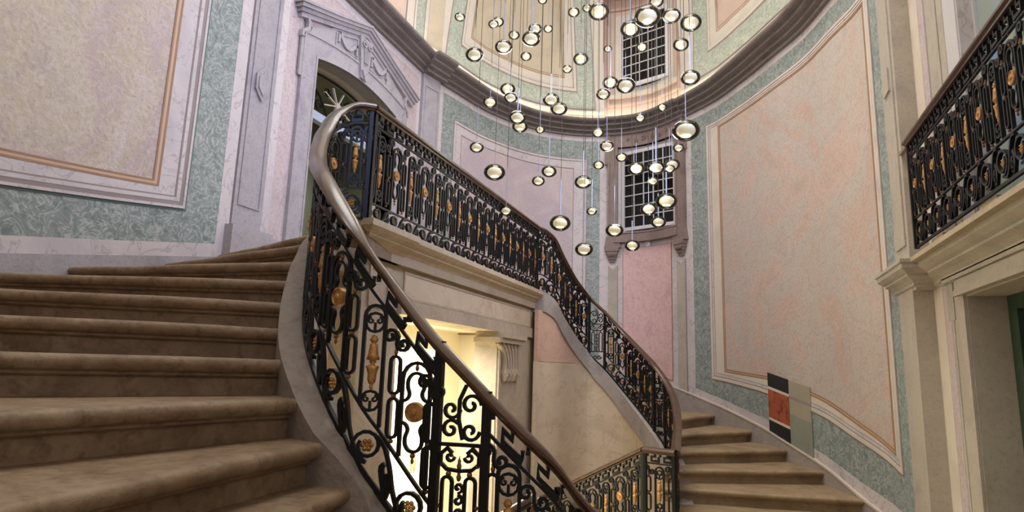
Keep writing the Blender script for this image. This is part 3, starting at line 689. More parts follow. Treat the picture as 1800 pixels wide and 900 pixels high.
sp2 = [(0, .02, .014, M['greyline'], 'grey_line'), (.02, .40, .010, M['green_pale'], 'marble_band'), (.40, .42, .02, M['greyline'], 'grey_line'), (.42, .47, .028, M['dome'], 'fillet_moulding'), (.47, .66, .012, M['dome'], 'painted_border'), (.66, .675, .016, M['brown'], 'brown_line'), (.675, .70, .012, M['dome'], 'tan_line'), (.70, .715, .016, M['brown'], 'brown_line')]
dpanel(6.95, 11.7, 5.60, 9.3, 7.2, 11.5, sp2, M['dome_pink'])
class DomeL:
    def __call__(s, t, z, off): return domep(t, z, off, False)
sDL = DomeL()
def rib(nm, a, b, off, mat): ribbon(nm, sDL, [(a, 5.52+.25*i) for i in range(14)], [(b, 5.52+.25*i) for i in range(14)], off, .03, mat, dome)
b0 = sDWl-4.96
for (a, b, off, mt, nm) in ((8.80, 8.84, .03, M['dome'], 'fillet_moulding'), (8.52, 8.78, .012, M['green_pale'], 'marble_band'), (8.44, 8.50, .03, M['dome'], 'fillet_moulding'), (8.20, 8.42, .012, M['dome'], 'painted_border'), (8.17, 8.19, .016, M['greyline'], 'grey_line'), (7.0, 8.15, .008, M['dome_pink'], 'painted_panel'), (8.90, 9.30, .012, M['dome_panel'], 'painted_panel'), (5.2, 6.9, .008, M['green_pale'], 'marble_band')):
    rib(nm, b0+a, b0+b, off, mt)
ribbon('base_moulding', sDL, [(b0+5.0, 5.44), (b0+8.84, 5.44)], [(b0+5.0, 5.50), (b0+8.84, 5.50)], .07, .07, M['dome'], dome)
# window bay recess in the dome
wu = thing('window_2', 'small-paned window set in a pinkish recess of the dome', 'window'); wu['kind'] = 'structure'
mb = MB()
WA, WB_, WC, WD = 5.14, 6.30, 6.0, 7.62
def vb(s, z, o): return FR.p(s, z, -.02+o)
for (a, b2, c, d) in ((bayA, WA, 5.26, 8.15), (WB_, bayB, 5.26, 8.15), (WA, WB_, 5.26, WC), (WA, WB_, WD, 8.15)):
    k = 6; mb.quad_grid([[vb(a+(b2-a)*i/k, c, 0), vb(a+(b2-a)*i/k, d, 0)] for i in range(k+1)])
mb.build('recess_wall', M['dome_pink'], wu)
mb = MB()
for s_ in (bayA, bayB):
    mb.quad_grid([[vb(s_, z, 0), domep(s_, z)] for z in zs[:13]])
k = 10; mb.quad_grid([[vb(bayA+(bayB-bayA)*i/k, 8.15, 0), domep(bayA+(bayB-bayA)*i/k, 8.15)] for i in range(k+1)])
mb.build('recess_cheek', M['dome_pink'], wu)
class VS:
    def __call__(s, t, z, off): return FR.p(t, z, -.02+off)
ring('recess_moulding', VS(), rect(WA-.12, WB_+.12, WC-.12, WD+.12), rect(WA, WB_, WC, WD), .05, .06, M['dome'], wu)
ring('recess_moulding', VS(), rect(WA-.30, WB_+.26, 5.62, WD+.3), rect(WA-.26, WB_+.22, 5.66, WD+.26), .05, .06, M['dome_pink'], wu)
ribbon('window_sill', VS(), [(WA-.25, 5.80), (WB_+.25, 5.80)], [(WA-.25, 5.86), (WB_+.25, 5.86)], .12, .13, M['dome'], wu)
window_unit(wu, FlatS(WA, WB_, .05), WA, WB_, WC, WD, 0, 5, 7, M['dark_glass'], M['paint'])
# cove light strip
mb = MB(); k = 240
rows = []
for i in range(k+1):
    s_ = (LOOP.L-.02)*i/k+.01
    rows.append([LOOP.p(s_, 5.27, .10), LOOP.p(s_, 5.27, .16), LOOP.p(s_, 5.30, .16), LOOP.p(s_, 5.30, .10)])
mb.quad_grid(rows, closed=True); tag(mb.build('cove_light_strip', M['led']), 'warm light strip lying hidden on top of the dark stone cornice', 'light strip')

# ------------------------------------------------------------------ floors
mb = MB(); LP = [(-2.74, 9.3), (-5.0, 9.3), (-5.0, 4.95), (-2.86, 4.1), (-2.74, 4.1)]
mb.poly([(x, y, ZL) for x, y in LP][::-1]); mb.poly([(x, y, .85) for x, y in LP])
for q in range(5): a_, b_ = LP[q], LP[(q+1) % 5]; mb.poly([(a_[0], a_[1], ZL), (b_[0], b_[1], ZL), (b_[0], b_[1], .85), (a_[0], a_[1], .85)])
struct(mb.build('floor', M['floor']), 'stone floor of the upper landing behind the gallery railing', 'floor')
mb = MB(); mb.box((-6.9, -1.6, ZF-.1), (3.2, 13.2, ZF)); struct(mb.build('floor', M['floor']), 'stone floor of the ground level under the stairs', 'floor')
mb = MB(); LQ = [(-.62, 7.0), (1.9, 7.5), (1.9, 3.0), (1.2, .6), (-.5, 2.9), (-1.2, 3.85), (-1.0, 5.4), (-.97, 6.95)]
mb.poly([(x, y, ZW) for x, y in LQ][::-1])
for q in range(8): a_, b_ = LQ[q], LQ[(q+1) % 8]; mb.poly([(a_[0], a_[1], ZW), (b_[0], b_[1], ZW), (b_[0], b_[1], ZF), (a_[0], a_[1], ZF)])
struct(mb.build('floor', M['floor']), 'stone landing at the foot of both flights', 'floor')

# ------------------------------------------------------------------ rail paths  (x, y, z of rail foot)
H = 0.96
near_top = [(-.42, 3.45, -.76), (-.50, 3.0, -.68), (-.62, 2.71, -.55), (-.73, 2.59, -.365), (-.85, 2.53, -.238), (-.99, 2.50, -.107), (-1.12, 2.48, .02), (-1.26, 2.47, .15), (-1.40, 2.46, .305), (-1.48, 2.45, .40), (-1.56, 2.42, .50), (-1.64, 2.40, .62), (-1.79, 2.45, .78), (-1.97, 2.56, .95), (-2.15, 2.73, 1.08), (-2.31, 2.91, 1.20), (-2.44, 3.07, 1.33), (-2.57, 3.25, 1.47), (-2.66, 3.38, 1.58), (-2.72, 3.50, 1.69), (-2.77, 3.60, 1.79), (-2.79, 3.68, 1.87), (-2.79, 3.77, 1.94), (-2.75, 3.87, 2.01), (-2.68, 4.00, 2.04)]
gal_top = [(-2.68, 4.00, 2.04), (-2.68, 6.0, 2.04), (-2.68, 8.42, 2.04)]
far_top = [(-2.68, 8.42, 2.04), (-2.64, 8.60, 2.04), (-2.56, 8.82, 1.95), (-2.50, 9.07, 1.73), (-2.43, 9.6, 1.455), (-2.27, 9.95, 1.2), (-2.0, 9.97, .95), (-1.66, 9.85, .6), (-1.33, 9.45, .304), (-1.14, 9.15, .139), (-.97, 8.95, -.055), (-.84, 8.70, -.255), (-.76, 8.35, -.45), (-.71, 7.9, -.60), (-.67, 7.3, -.73), (-.64, 6.85, -.78)]
land_top = [(-.64, 6.85, -.78), (-.98, 6.95, -.78)]
land2_top = [(-.98, 6.95, -.78), (-1.87, 7.50, -1.28), (-2.58, 7.94, -1.68)]
land3_top = [(-1.25, 3.92, -.78), (-2.05, 3.60, -1.28), (-2.6, 3.38, -1.68)]
balc_top = [(1.52, 6.30, 2.17), (1.52, 2.6, 2.17)]
class Rail:
    def __init__(s, pts, n=10, spline=True):
        P = cr(pts, n) if spline else np.array(pts, float)
        s.P = P; d = np.hypot(*(P[1:, :2]-P[:-1, :2]).T); s.S = np.concatenate([[0], np.cumsum(d)]); s.L = s.S[-1]
        s.h = H
    def foot(s, a):
        a = min(max(a, 0), s.L); return np.array([np.interp(a, s.S, s.P[:, k]) for k in range(3)])-np.array([0, 0, s.h])
    def n(s, a):
        a = min(max(a, 0), s.L); d = s.foot(min(s.L, a+.03))-s.foot(max(0, a-.03)); d = d[:2]/np.hypot(*d[:2]); return Vector((d[1], -d[0], 0))
    def t(s, a):
        n = s.n(a); return Vector((-n.y, n.x, 0))
    def m(s, a, h, o=0.0):
        f = s.foot(a); n = s.n(a); return Vector((f[0]+n.x*o, f[1]+n.y*o, f[2]+h))
RL3 = Rail(land3_top, 4, False); RN, RG, RF, RL, RL2, RBc = Rail(near_top), Rail(gal_top, 2), Rail(far_top), Rail(land_top, 2, False), Rail(land2_top, 4, False), Rail(balc_top, 2, False)
RL.h = RL2.h = RL3.h = .92; RBc.h = 1.03

IW, ID = 1.08, 0.78
def lev(R_, a0, pts):
    z0 = R_.foot(a0)[2]; return [(a, h-(R_.foot(a)[2]-z0)) for a, h in pts]
def smooth(pts, n=4): return [tuple(p) for p in cr(pts, n)]
def rbar(mb, R_, pts, w=.013, d=.024):
    w, d = w*IW, d*ID
    mb.bar([R_.m(a, h) for a, h in pts], w, d, lambda i: R_.n(pts[i][0]))
def spiral(cx, cy, r0, a0, turns, d, r1=.15, n=18):
    return [(cx+r0*(1-(1-r1)*k/n)*math.cos(a0+d*2*PI*turns*k/n), cy+r0*(1-(1-r1)*k/n)*math.sin(a0+d*2*PI*turns*k/n)) for k in range(n+1)]
def stadium(cx, y0, y1, w, n=6):
    r = w; P = []
    P += [(cx+r*math.cos(PI*k/n), y1-r+r*math.sin(PI*k/n)) for k in range(n+1)]
    P += [(cx-r*math.cos(PI*k/n), y0+r-r*math.sin(PI*k/n)) for k in range(n+1)]
    return P+[P[0]]
FM = {}
for nm_, pr_, sg_n in (('finial', [(0, -.012), (.007, -.008), (.011, .004), (.006, .016), (.008, .022), (.003, .032), (0, .046)], 6), ('knob', [(0, -.014), (.012, -.01), (.016, 0), (.012, .01), (0, .014)], 8)):
    q_ = MB(); q_.lathe((0, 0, 0), pr_, sg_n); me_ = bpy.data.meshes.new(nm_); me_.from_pydata(q_.v, [], q_.f); me_.materials.append(M['brass'])
    me_.polygons.foreach_set('use_smooth', [True]*len(me_.polygons)); FM[nm_] = me_
def bit(nm, p, R_, a, h, s):
    o = bpy.data.objects.new(nm, FM[nm]); COL.objects.link(o); o.parent = p; o.location = R_.m(a, h); o.scale = (s, s, s)
def finial(p, R_, a, h, s=1.0): bit('finial', p, R_, a, h, s)
def knob(p, R_, a, h, s=1.0): bit('knob', p, R_, a, h, s)
PB, PT, KB, KT = .262, .752, .775, .892     # panel bottom/top, key band bottom/top
def panelA(par, R_, a, hs):
    o, w = PB*hs, .066; T = PT*hs; mb = MB(); y = lambda t: o+(T-o)*t
    n = 8; arch_ = [(a-w, y(.0))]+[(a-w, y(.80))]+[(a-w*math.cos(PI*k/n), y(.80)+w*1.05*math.sin(PI*k/n)) for k in range(1, n)]+[(a+w, y(.80)), (a+w, y(.0))]
    rbar(mb, R_, [arch_[0]]+lev(R_, a, arch_[1:-1])+[arch_[-1]], .013, .026)
    for sg in (-1, 1):
        rbar(mb, R_, lev(R_, a, smooth([(a+sg*w*.98, y(.605)), (a+sg*w*.62, y(.625)), (a+sg*w*.45, y(.67)), (a+sg*w*.60, y(.73)), (a+sg*w*.58, y(.79)), (a+sg*w*.34, y(.835)), (a, y(.85))], 3)), .012)
        rbar(mb, R_, lev(R_, a, smooth([(a+sg*w*.98, y(.435)), (a+sg*w*.62, y(.415)), (a+sg*w*.45, y(.37)), (a+sg*w*.60, y(.31)), (a+sg*w*.58, y(.25)), (a+sg*w*.34, y(.205)), (a, y(.19))], 3)), .012)
    p = mb.build('arched_panel', M['iron'], par)
    finial(p, R_, a, y(.885)); finial(p, R_, a, y(1.02), .9); knob(p, R_, a, y(.16), .8); finial(p, R_, a, y(.11), .8)
    mb = MB(); c = R_.m(a, y(.52)); n_ = R_.n(a); t_ = R_.t(a); r = .043
    mb.lathe(c, [(0, -.022), (.012, -.02), (.016, -.013), (.034, -.011), (.037, -.016), (r, -.014), (r, .014), (.037, .016), (.034, .011), (.016, .013), (.012, .02), (0, .022)], 18, 1, (tuple(t_), (0, 0, 1), tuple(n_)))
    mb.build('gilt_medallion', M['gold'], p, True, True)
    return p
def panelB(par, R_, a, hs):
    o, w = PB*hs, .046; T = PT*hs; mb = MB(); y = lambda t: o+(T-o)*t
    n = 8
    rbar(mb, R_, [(a-w, y(.0))]+lev(R_, a, [(a-w, y(.86))]+[(a-w*math.cos(PI*k/n), y(.86)+w*math.sin(PI*k/n)) for k in range(1, n)]+[(a+w, y(.86))])+[(a+w, y(0.0))], .014, .03)
    for cy in (.80, .12):
        rbar(mb, R_, lev(R_, a, [(a+w*.92*math.cos(2*PI*k/12), y(cy)+w*.92*math.sin(2*PI*k/12)) for k in range(13)]), .011)
        for sg in (-1, 1):
            rbar(mb, R_, lev(R_, a, spiral(a+sg*.018, y(cy)+.008, .016, PI/2, 1.1, -sg, .2, 9)), .008)
        rbar(mb, R_, [(a, y(cy)-w*.8), (a, y(cy))], .01)
    p = mb.build('pendant_panel', M['iron'], par)
    mb = MB(); c = R_.m(a, y(.45)); n_ = R_.n(a); t_ = R_.t(a)
    L = (y(.70)-y(.22))/2
    pr = [(.0, -1), (.006, -.95), (.010, -.88), (.007, -.82), (.016, -.72), (.020, -.58), (.019, -.42), (.026, -.24), (.030, -.14), (.012, -.10), (.010, -.04), (.018, .02), (.012, .07), (.030, .10), (.024, .26), (.020, .48), (.018, .66), (.008, .70), (.016, .76), (.020, .84), (.012, .92), (.014, .96), (0, 1)]
    mb.lathe(c, [(r, z*L) for r, z in pr], 10, .6, (tuple(t_), tuple(n_), (0, 0, 1)))
    mb.build('gilt_pendant', M['gold'], p, True)
    return p
def ovals(par, R_, a, hs):
    o = PB*hs; T = PT*hs; mb = MB(); y = lambda t: o+(T-o)*t
    rbar(mb, R_, lev(R_, a, stadium(a, y(.06), y(.39), .023)), .012); rbar(mb, R_, lev(R_, a, stadium(a, y(.43), y(.75), .023)), .012)
    p = mb.build('oval_links', M['iron'], par)
    knob(p, R_, a, y(.41), .8); finial(p, R_, a, y(.78)); knob(p, R_, a, y(.03), .7)
    mb = MB()
    top, bot = y(1.0), y(.78)
    A_ = spiral(a+.030, top-.038, .034, PI, 1.25, -1, .2, 14)[::-1]; B_ = spiral(a-.034, bot+.038, .032, 0, 1.25, -1, .2, 14)
    rbar(mb, R_, lev(R_, a, A_+B_), .014, .03); mb.build('s_scroll', M['iron'], par)
def keyfret(par, R_, a, w, hs):
    b, t = KB*hs+.000, KT*hs+.002; y = lambda q: b+(t-b)*q; mb = MB(); x = lambda q: a+w*q
    rbar(mb, R_, [(x(.05), y(.50)), (x(.05), y(.12)), (x(.62), y(.12)), (x(.62), y(.5)), (x(.34), y(.5)), (x(.34), y(.88)), (x(.92), y(.88)), (x(.92), y(.50))], .017, .030)
    mb.build('greek_key', M['iron'], par)
def lower_scroll(par, R_, a, hs, p=.26, gold=True):
    b, t = .03*hs, (PB-.017)*hs; c = (b+t)/2; r = min((t-b)/2*.74, p*.34); mb = MB()
    rbar(mb, R_, lev(R_, a, spiral(a, c, r, -PI/2, 1.35, 1, .5, 18)), .014, .03)
    rbar(mb, R_, smooth([(a, c-r), (a+p*.24, c-r*1.15), (a+p*.40, c-r*.5), (a+p*.48, c+r*.4), (a+p*.62, c+r*1.15), (a+p*.80, c+r*1.2)], 3), .013, .03)
    rbar(mb, R_, lev(R_, a+p*.56, spiral(a+p*.56, c-r*.75, r*.36, PI/2, .9, 1, .3, 10)), .010)
    rbar(mb, R_, smooth([(a-p*.45, b+.004), (a-p*.33, c-.3*r), (a-p*.40, c+r*.3)], 3), .022)
    rbar(mb, R_, smooth([(a-p*.45, b+.004), (a-p*.52, c-.5*r), (a-p*.44, c-r*.1)], 3), .018)
    q = mb.build('running_scroll', M['iron'], par)
    if gold:
        mb = MB(); n_ = R_.n(a); t_ = R_.t(a)
        for k in range(6):
            an = k*PI/3; mb.lathe(R_.m(a, c)+t_*(.018*math.cos(an))+Vector((0, 0, .018*math.sin(an))), [(0, -.010), (.012, 0), (0, .010)], 6, 1, (tuple(t_), (0, 0, 1), tuple(n_)))
        mb.lathe(R_.m(a, c), [(0, -.012), (.009, 0), (0, .012)], 6, 1, (tuple(t_), (0, 0, 1), tuple(n_)))
        mb.build('gilt_rosette', M['gold'], q)
def post(par, R_, a, hs, w=.036):
    mb = MB(); n_ = R_.n(a); t_ = R_.t(a); f = R_.m(a, 0)
    mb.obox((f.x, f.y), (t_.x, t_.y), (n_.x, n_.y), w/2, w/2, f.z+.01, f.z+KT*hs+.03); mb.build('post', M['iron'], par)
def panelC(par, R_, a0, a1, hs):
    """narrow panel between two posts"""
    c, hw = (a0+a1)/2, (a1-a0)/2-.018; mb = MB(); top, bot = KT*hs, .05*hs
    sl = lambda a: (R_.foot(a)[2]-R_.foot(c)[2])        # keep cross-pieces level
    L = lambda a, h: (a, h-sl(a))
    lv = .60*hs
    rbar(mb, R_, [L(c-hw, lv), L(c+hw, lv)], .014)
    rbar(mb, R_, [L(*q) for q in spiral(c-hw*.45, .76*hs, hw*.5, PI, 1.2, -1, .2)], .013)
    rbar(mb, R_, [L(*q) for q in spiral(c-hw*.45, .655*hs, hw*.45, PI, 1.2, 1, .2)], .013)
    rbar(mb, R_, [L(c-hw*.2, .84*hs), L(c+hw*.1, .78*hs), L(c+hw*.12, .70*hs), L(c-hw*.1, .62*hs)], .013)
    rbar(mb, R_, [L(*q) for q in spiral(c+hw*.5, .74*hs, hw*.45, PI, 1.2, 1, .2)], .012)
    rbar(mb, R_, [L(*q) for q in spiral(c+hw*.5, .66*hs, hw*.45, PI*.8, 1.2, -1, .2)], .012)
    # cartouche
    P = [(c-hw*.35, lv-.035), (c-hw*.6, lv-.015), (c-hw*.92, lv-.04), (c-hw*.92, lv-.075), (c-hw*.6, lv-.10), (c, lv-.105), (c+hw*.6, lv-.10), (c+hw*.92, lv-.075), (c+hw*.92, lv-.04), (c+hw*.6, lv-.015), (c+hw*.35, lv-.035)]
    rbar(mb, R_, [L(*q) for q in P], .013)
    for sg in (-1, 1): rbar(mb, R_, [L(*q) for q in spiral(c+sg*hw*.45, lv-.05, hw*.22, 0 if sg < 0 else PI, 1.0, sg, .3, 10)], .010)
    # long ovals and chain
    for sg in (-1, 1): rbar(mb, R_, [L(*q) for q in stadium(c+sg*hw*.55, .17*hs, lv-.13, hw*.24)], .012)
    yy = lv-.15; k = 0
    while yy > .20*hs:
        rbar(mb, R_, [L(*q) for q in spiral(c, yy-.022, .022, PI/2 if k % 2 else -PI/2, 1.1, 1 if k % 2 else -1, .2, 10)], .010); yy -= .05; k += 1
    rbar(mb, R_, [L(c-hw, .17*hs), L(c+hw, .17*hs)], .012)
    rbar(mb, R_, [L(*q) for q in spiral(c-hw*.3, .09*hs, .04*hs, PI, 1.2, 1, .2)], .012)
    rbar(mb, R_, [L(*q) for q in spiral(c+hw*.35, .09*hs, .036*hs, 0, 1.2, -1, .2)], .012)
    p = mb.build('scroll_panel', M['iron'], par)
    for aa, hh in ((c, lv-.09), (c, lv-.135)): finial(p, R_, aa, hh-sl(aa), 1.1)
    for sg in (-1, 1):
        for hh in (.52, .36, .22): knob(p, R_, c+sg*hw*.85, hh*hs-sl(c+sg*hw*.85), .7)
        knob(p, R_, c+sg*hw*.5, lv-.118-sl(c+sg*hw*.5), .8)
HR = [(-.050, .004), (-.052, .020), (-.040, .036), (-.018, .047), (0, .050), (.018, .047), (.040, .036), (.052, .020), (.050, .004), (.030, -.006), (.026, -.016), (-.026, -.016), (-.030, -.006)]
def handrail(par, R_, ext0=0, ext1=0, sc=1.0, h0=None):
    hs = R_.h/.93; mb = MB(); fr = []; n = max(2, int(R_.L/.05)); hh = R_.h-.05
    for i in range(n+1):
        a = R_.L*i/n; n_ = R_.n(a); p = R_.m(a, hh)
        if i == 0 and ext0: p = p-R_.t(a)*ext0
        if i == n and ext1: p = p+R_.t(a)*ext1
        fr.append((p, n_, (0, 0, 1)))
    mb.sweep(fr, [(x*sc, z*sc) for x, z in HR]); return mb.build('handrail', M['rail'], par, True, True)
def rails(par, R_, bars=(.02, .25, .765, .90), gaps=()):
    hs = R_.h/.93; n = max(2, int(R_.L/.06))
    for h in bars:
        w = .020 if h < .03 or h > .8 else .012
        segs = [(0, R_.L)]
        if .03 < h < .8:
            for g0, g1 in gaps: segs = [q for a, b in segs for q in (((a, g0), (g1, b)) if a < g0 < b else ((a, b),))]
        for a, b in segs:
            mb = MB(); rbar(mb, R_, [(a+(b-a)*i/n, h*hs) for i in range(n+1)], w, .024); mb.build('rail_bar', M['iron'], par)
def balustrade(name, label, R_, runs, posts, narrow, start='A', pitch=.26, keyw=.17, phase=.5):
    par = thing(name, label, 'balustrade'); hs = R_.h/.93
    handrail(par, R_); rails(par, R_, bars=(.02, PB-.012, .765, .90), gaps=narrow)
    for a in posts: post(par, R_, a, hs)
    for a0, a1 in narrow: panelC(par, R_, a0, a1, hs)
    k = 0 if start == 'A' else 1
    for a0, a1 in runs:
        n = max(1, round((a1-a0)/pitch)); p = (a1-a0)/n
        for i in range(n):
            a = a0+p*(i+.5)
            (panelA if k % 2 == 0 else panelB)(par, R_, a, hs); k += 1
            if i < n-1 or True: ovals(par, R_, a+p*.5 if i < n-1 else a1-.035, hs)
            lower_scroll(par, R_, a, hs, p)
        ovals(par, R_, a0+.035, hs)
        m = max(1, round((a1-a0)/keyw)); q = (a1-a0-.03)/m
        for i in range(m): keyfret(par, R_, a0+.015+q*i, q, hs)
    return par
def near_a(R_, x, y):
    d = [math.hypot(R_.foot(R_.L*i/400)[0]-x, R_.foot(R_.L*i/400)[1]-y) for i in range(401)]; return R_.L*d.index(min(d))/400
a_p1, a_p2 = near_a(RN, -1.22, 2.47), near_a(RN, -1.0, 2.50)
balustrade('stair_balustrade', 'wrought iron balustrade with polished brown handrail sweeping up the near flight', RN,
           [(0, a_p2), (a_p1, RN.L-.02)], [a_p1, a_p2, RN.L-.02], [(a_p2, a_p1)], start='A', pitch=.205, keyw=.155)
PB = .165
balustrade('gallery_balustrade', 'straight black and gilt iron balustrade along the upper gallery above the lit doorway', RG,
           [(.02, RG.L-.02)], [.03, RG.L-.03], [], start='B')
PB = .262
f1, f2 = near_a(RF, -2.27, 9.95), near_a(RF, -2.02, 9.97); f3, f4 = near_a(RF, -1.14, 9.15), near_a(RF, -.97, 8.95)
balustrade('stair_balustrade', 'wrought iron balustrade curving down the far flight to the foot landing', RF,
           [(.03, f1), (f2, f3), (f4, RF.L-.03)], [f1, f2, f3, f4, RF.L-.01], [(f1, f2), (f3, f4)], start='A', pitch=.21, keyw=.155)
balustrade('landing_balustrade', 'short iron balustrade panel with dark handrail ending against the far stair railing', RL, [(.02, RL.L-.02)], [.02, RL.L-.015], [], start='B')
balustrade('landing_balustrade', 'iron balustrade dropping from the foot landing towards the lit doorway', RL2, [(.02, RL2.L)], [.015], [], start='B', pitch=.21, keyw=.15)
balustrade('landing_balustrade', 'iron balustrade glimpsed low down through the bars of the nearest stair railing', RL3, [(.02, RL3.L)], [.015], [], start='A', pitch=.21, keyw=.15)
bb = balustrade('balcony_balustrade', 'black and gilt iron balustrade of the balcony above the dark green door', RBc, [(.03, RBc.L)], [.02], [], start='A')

# ------------------------------------------------------------------ staircases
def intersect(curve, p, d):
    best = None
    for i in range(len(curve.P)-1):
        a, b = curve.P[i], curve.P[i+1]; e = b-a; den = d[0]*e[1]-d[1]*e[0]
        if abs(den) < 1e-9: continue
        t = ((a[0]-p[0])*e[1]-(a[1]-p[1])*e[0])/den; w_ = ((a[0]-p[0])*d[1]-(a[1]-p[1])*d[0])/den
        if t > 0 and -1e-6 <= w_ <= 1+1e-6 and (best is None or t < best): best = t
    return (p[0]+d[0]*best, p[1]+d[1]*best)
def step_mesh(name, par, I, O, I2, O2, z, mat, rise=.17, side=1):
    """nose line I-O at height z, next nose line I2-O2; side gives which way the tread goes back"""
    I, O, I2, O2 = [np.array(q, float) for q in (I, O, I2, O2)]
    d = O-I; L = np.hypot(*d); d /= L; nb = np.array([-d[1], d[0]])
    if nb.dot((I2+O2)/2-(I+O)/2) < 0: nb = -nb
    prof = [(.075, -rise-.02), (.075, -.088), (.055, -.086), (.045, -.078), (.045, -.066), (.020, -.064), (.006, -.056), (-.004, -.044), (-.008, -.030), (-.004, -.014), (.006, -.004), (.020, 0), (.05, 0)]
    mb = MB(); rows = []; k = max(6, int(L/.12))
    for i in range(k+1):
        t = i/k; p = I+(O-I)*t; q = I2+(O2-I2)*t+nb*.10
        jx = .004*math.sin(17*t+z*40)+.003*math.sin(41*t+z*90); jz = .003*math.sin(11*t+z*70)
        r = [(p[0]+nb[0]*(a+jx), p[1]+nb[1]*(a+jx), z+b+(jz if b > -.06 else 0)) for a, b in prof]
        r.append((q[0], q[1], z)); r.append((q[0], q[1], z-rise-.02)); rows.append(r)
    mb.quad_grid(rows, closed=True); mb.poly(rows[0]); mb.poly(rows[-1][::-1])
    return mb.build(name, mat, par, True, True)
# near flight noses
deg = lambda a: (-math.cos(math.radians(a)), -math.sin(math.radians(a)))
def path_at(R_, z):
    for i in range(800):
        a = R_.L*i/799
        if R_.foot(a)[2] >= z: return a
    return R_.L
near = {}
wall_pts = {6: (-5.0, 4.86), 5: (-4.98, 4.25), 4: (-5.09, 3.41)}
angs = {3: 18.3, 2: 33, 1: 45, 0: 62, -1: 81, -2: 94, -3: 101, -4: 107, -5: 113, -6: 119, -7: 126, -8: 133, -9: 141}
for k in range(-9, 7):
    p = RN.foot(path_at(RN, .17*k+(.03 if k < 5 else .0)))[:2]
    if k == 6: p = (-2.70, 3.92)
    near[k] = (tuple(p), wall_pts.get(k) or intersect(NL, p, deg(angs[k])))
st = thing('stone_staircase', 'worn brown stone staircase in the foreground rising along the left wall', 'staircase')
for k in range(-9, 6):
    if near[k+1]:
        step_mesh('stone_step', st, near[k][0], near[k][1], near[k+1][0], near[k+1][1], .17*k, M['step'])
I, O = near[6]; step_mesh('stone_step', st, I, O, (-2.8, 4.6), (-5.0, 5.4), 1.04, M['step'])
# far flight noses
SFAR = 1 if RF.n(RF.L*.4).dot(Vector((-2.0-RF.foot(RF.L*.4)[0], 12.0-RF.foot(RF.L*.4)[1], 0))) > 0 else -1
far = {}
fout = {6: .35, 5: .5, 4: 1.2, 3: 2.0, 2: 2.8, 1: 3.6, 0: 4.3, -1: 5.0, -2: 5.6, -3: 6.3}
def rail_at_z(R_, z, lo=0.0):
    for i in range(600):
        a = R_.L*i/599
        if R_.foot(a)[2] <= z+.04:
            n_ = R_.n(a); f_ = R_.foot(a); c = SFAR
            return (f_[0]+n_.x*.12*c, f_[1]+n_.y*.12*c)
    return R_.foot(R_.L)[:2]
for k in fout: far[k] = (rail_at_z(RF, .17*k), FR.xy(fout[k]))
for k, o_ in {-4: (-.38, 11.6), -5: (.2, 10.75), -6: (.66, 9.97), -7: (1.06, 9.3), -8: (1.36, 8.42), -9: (1.56, 7.7)}.items():
    inn = {-4: (-.87, 10.1), -5: (-.81, 9.37), -6: (-.77, 8.82), -7: (-.73, 8.39), -8: (-.71, 8.05), -9: (-.68, 7.6)}[k]
    d = np.array(o_)-np.array(inn); far[k] = (tuple(np.array(inn)-d*(.25 if k == -4 else .12 if k == -5 else .09)), tuple(np.array(o_)+d*.06))
st2 = thing('stone_staircase', 'stone staircase rising along the far right wall behind the landing railing', 'staircase')
for k in range(-9, 6):
    step_mesh('stone_step', st2, far[k][0], far[k][1], far[k+1][0], far[k+1][1], .17*k, M['step_far'])

st3 = thing('stone_staircase', 'short lower flight of stone steps dropping from the landing to the lit doorway', 'staircase')
for k in range(1, 5):
    x = -1.02-.32*(k-1)
    step_mesh('stone_step', st3, (x-.32, 3.95-.1*k), (x-.32, 6.98+.17*k), (x, 4.0-.1*k), (x, 6.95+.17*(k-1)), ZW-.18*k, M['step_far'])
# curbs and under-stair walls
def curb(R_, par, a0, a1, w_in, w_out, sgn, drop, mat, name='curb_stone', top=0.0, n=60):
    mb = MB(); rows = []
    for i in range(n+1):
        a = a0+(a1-a0)*i/n; f = R_.foot(a); nn_ = R_.n(a)*sgn
        c = [(w_in, top), (w_in-.012, top+.006), (-w_out+.012, top+.006), (-w_out, top), (-w_out, -drop), (w_in, -drop)]
        rows.append([(f[0]+nn_.x*x, f[1]+nn_.y*x, f[2]+z) for x, z in c])
    mb.quad_grid(rows, closed=True); mb.poly(rows[0]); mb.poly(rows[-1][::-1])
    return mb.build(name, mat, par, True, True)
def skirt(R_, par, a0, a1, off, sgn, ztop, zlo, mat, name, n=60):
    mb = MB(); rows = []
    for i in range(n+1):
        a = a0+(a1-a0)*i/n; f = R_.foot(a); nn_ = R_.n(a)*sgn; x, y_ = f[0]+nn_.x*off, f[1]+nn_.y*off
        zt = ztop(f[2]); rows.append([(x, y_, zt), (x, y_, max(zlo, ZF) if not callable(zlo) else zlo(f[2])), (x-nn_.x*-.06, y_-nn_.y*-.06, ZF if not callable(zlo) else zlo(f[2])), (x+nn_.x*.06, y_+nn_.y*.06, zt)])
    mb.quad_grid(rows, closed=True); mb.poly(rows[0]); mb.poly(rows[-1][::-1]); return mb.build(name, mat, par)
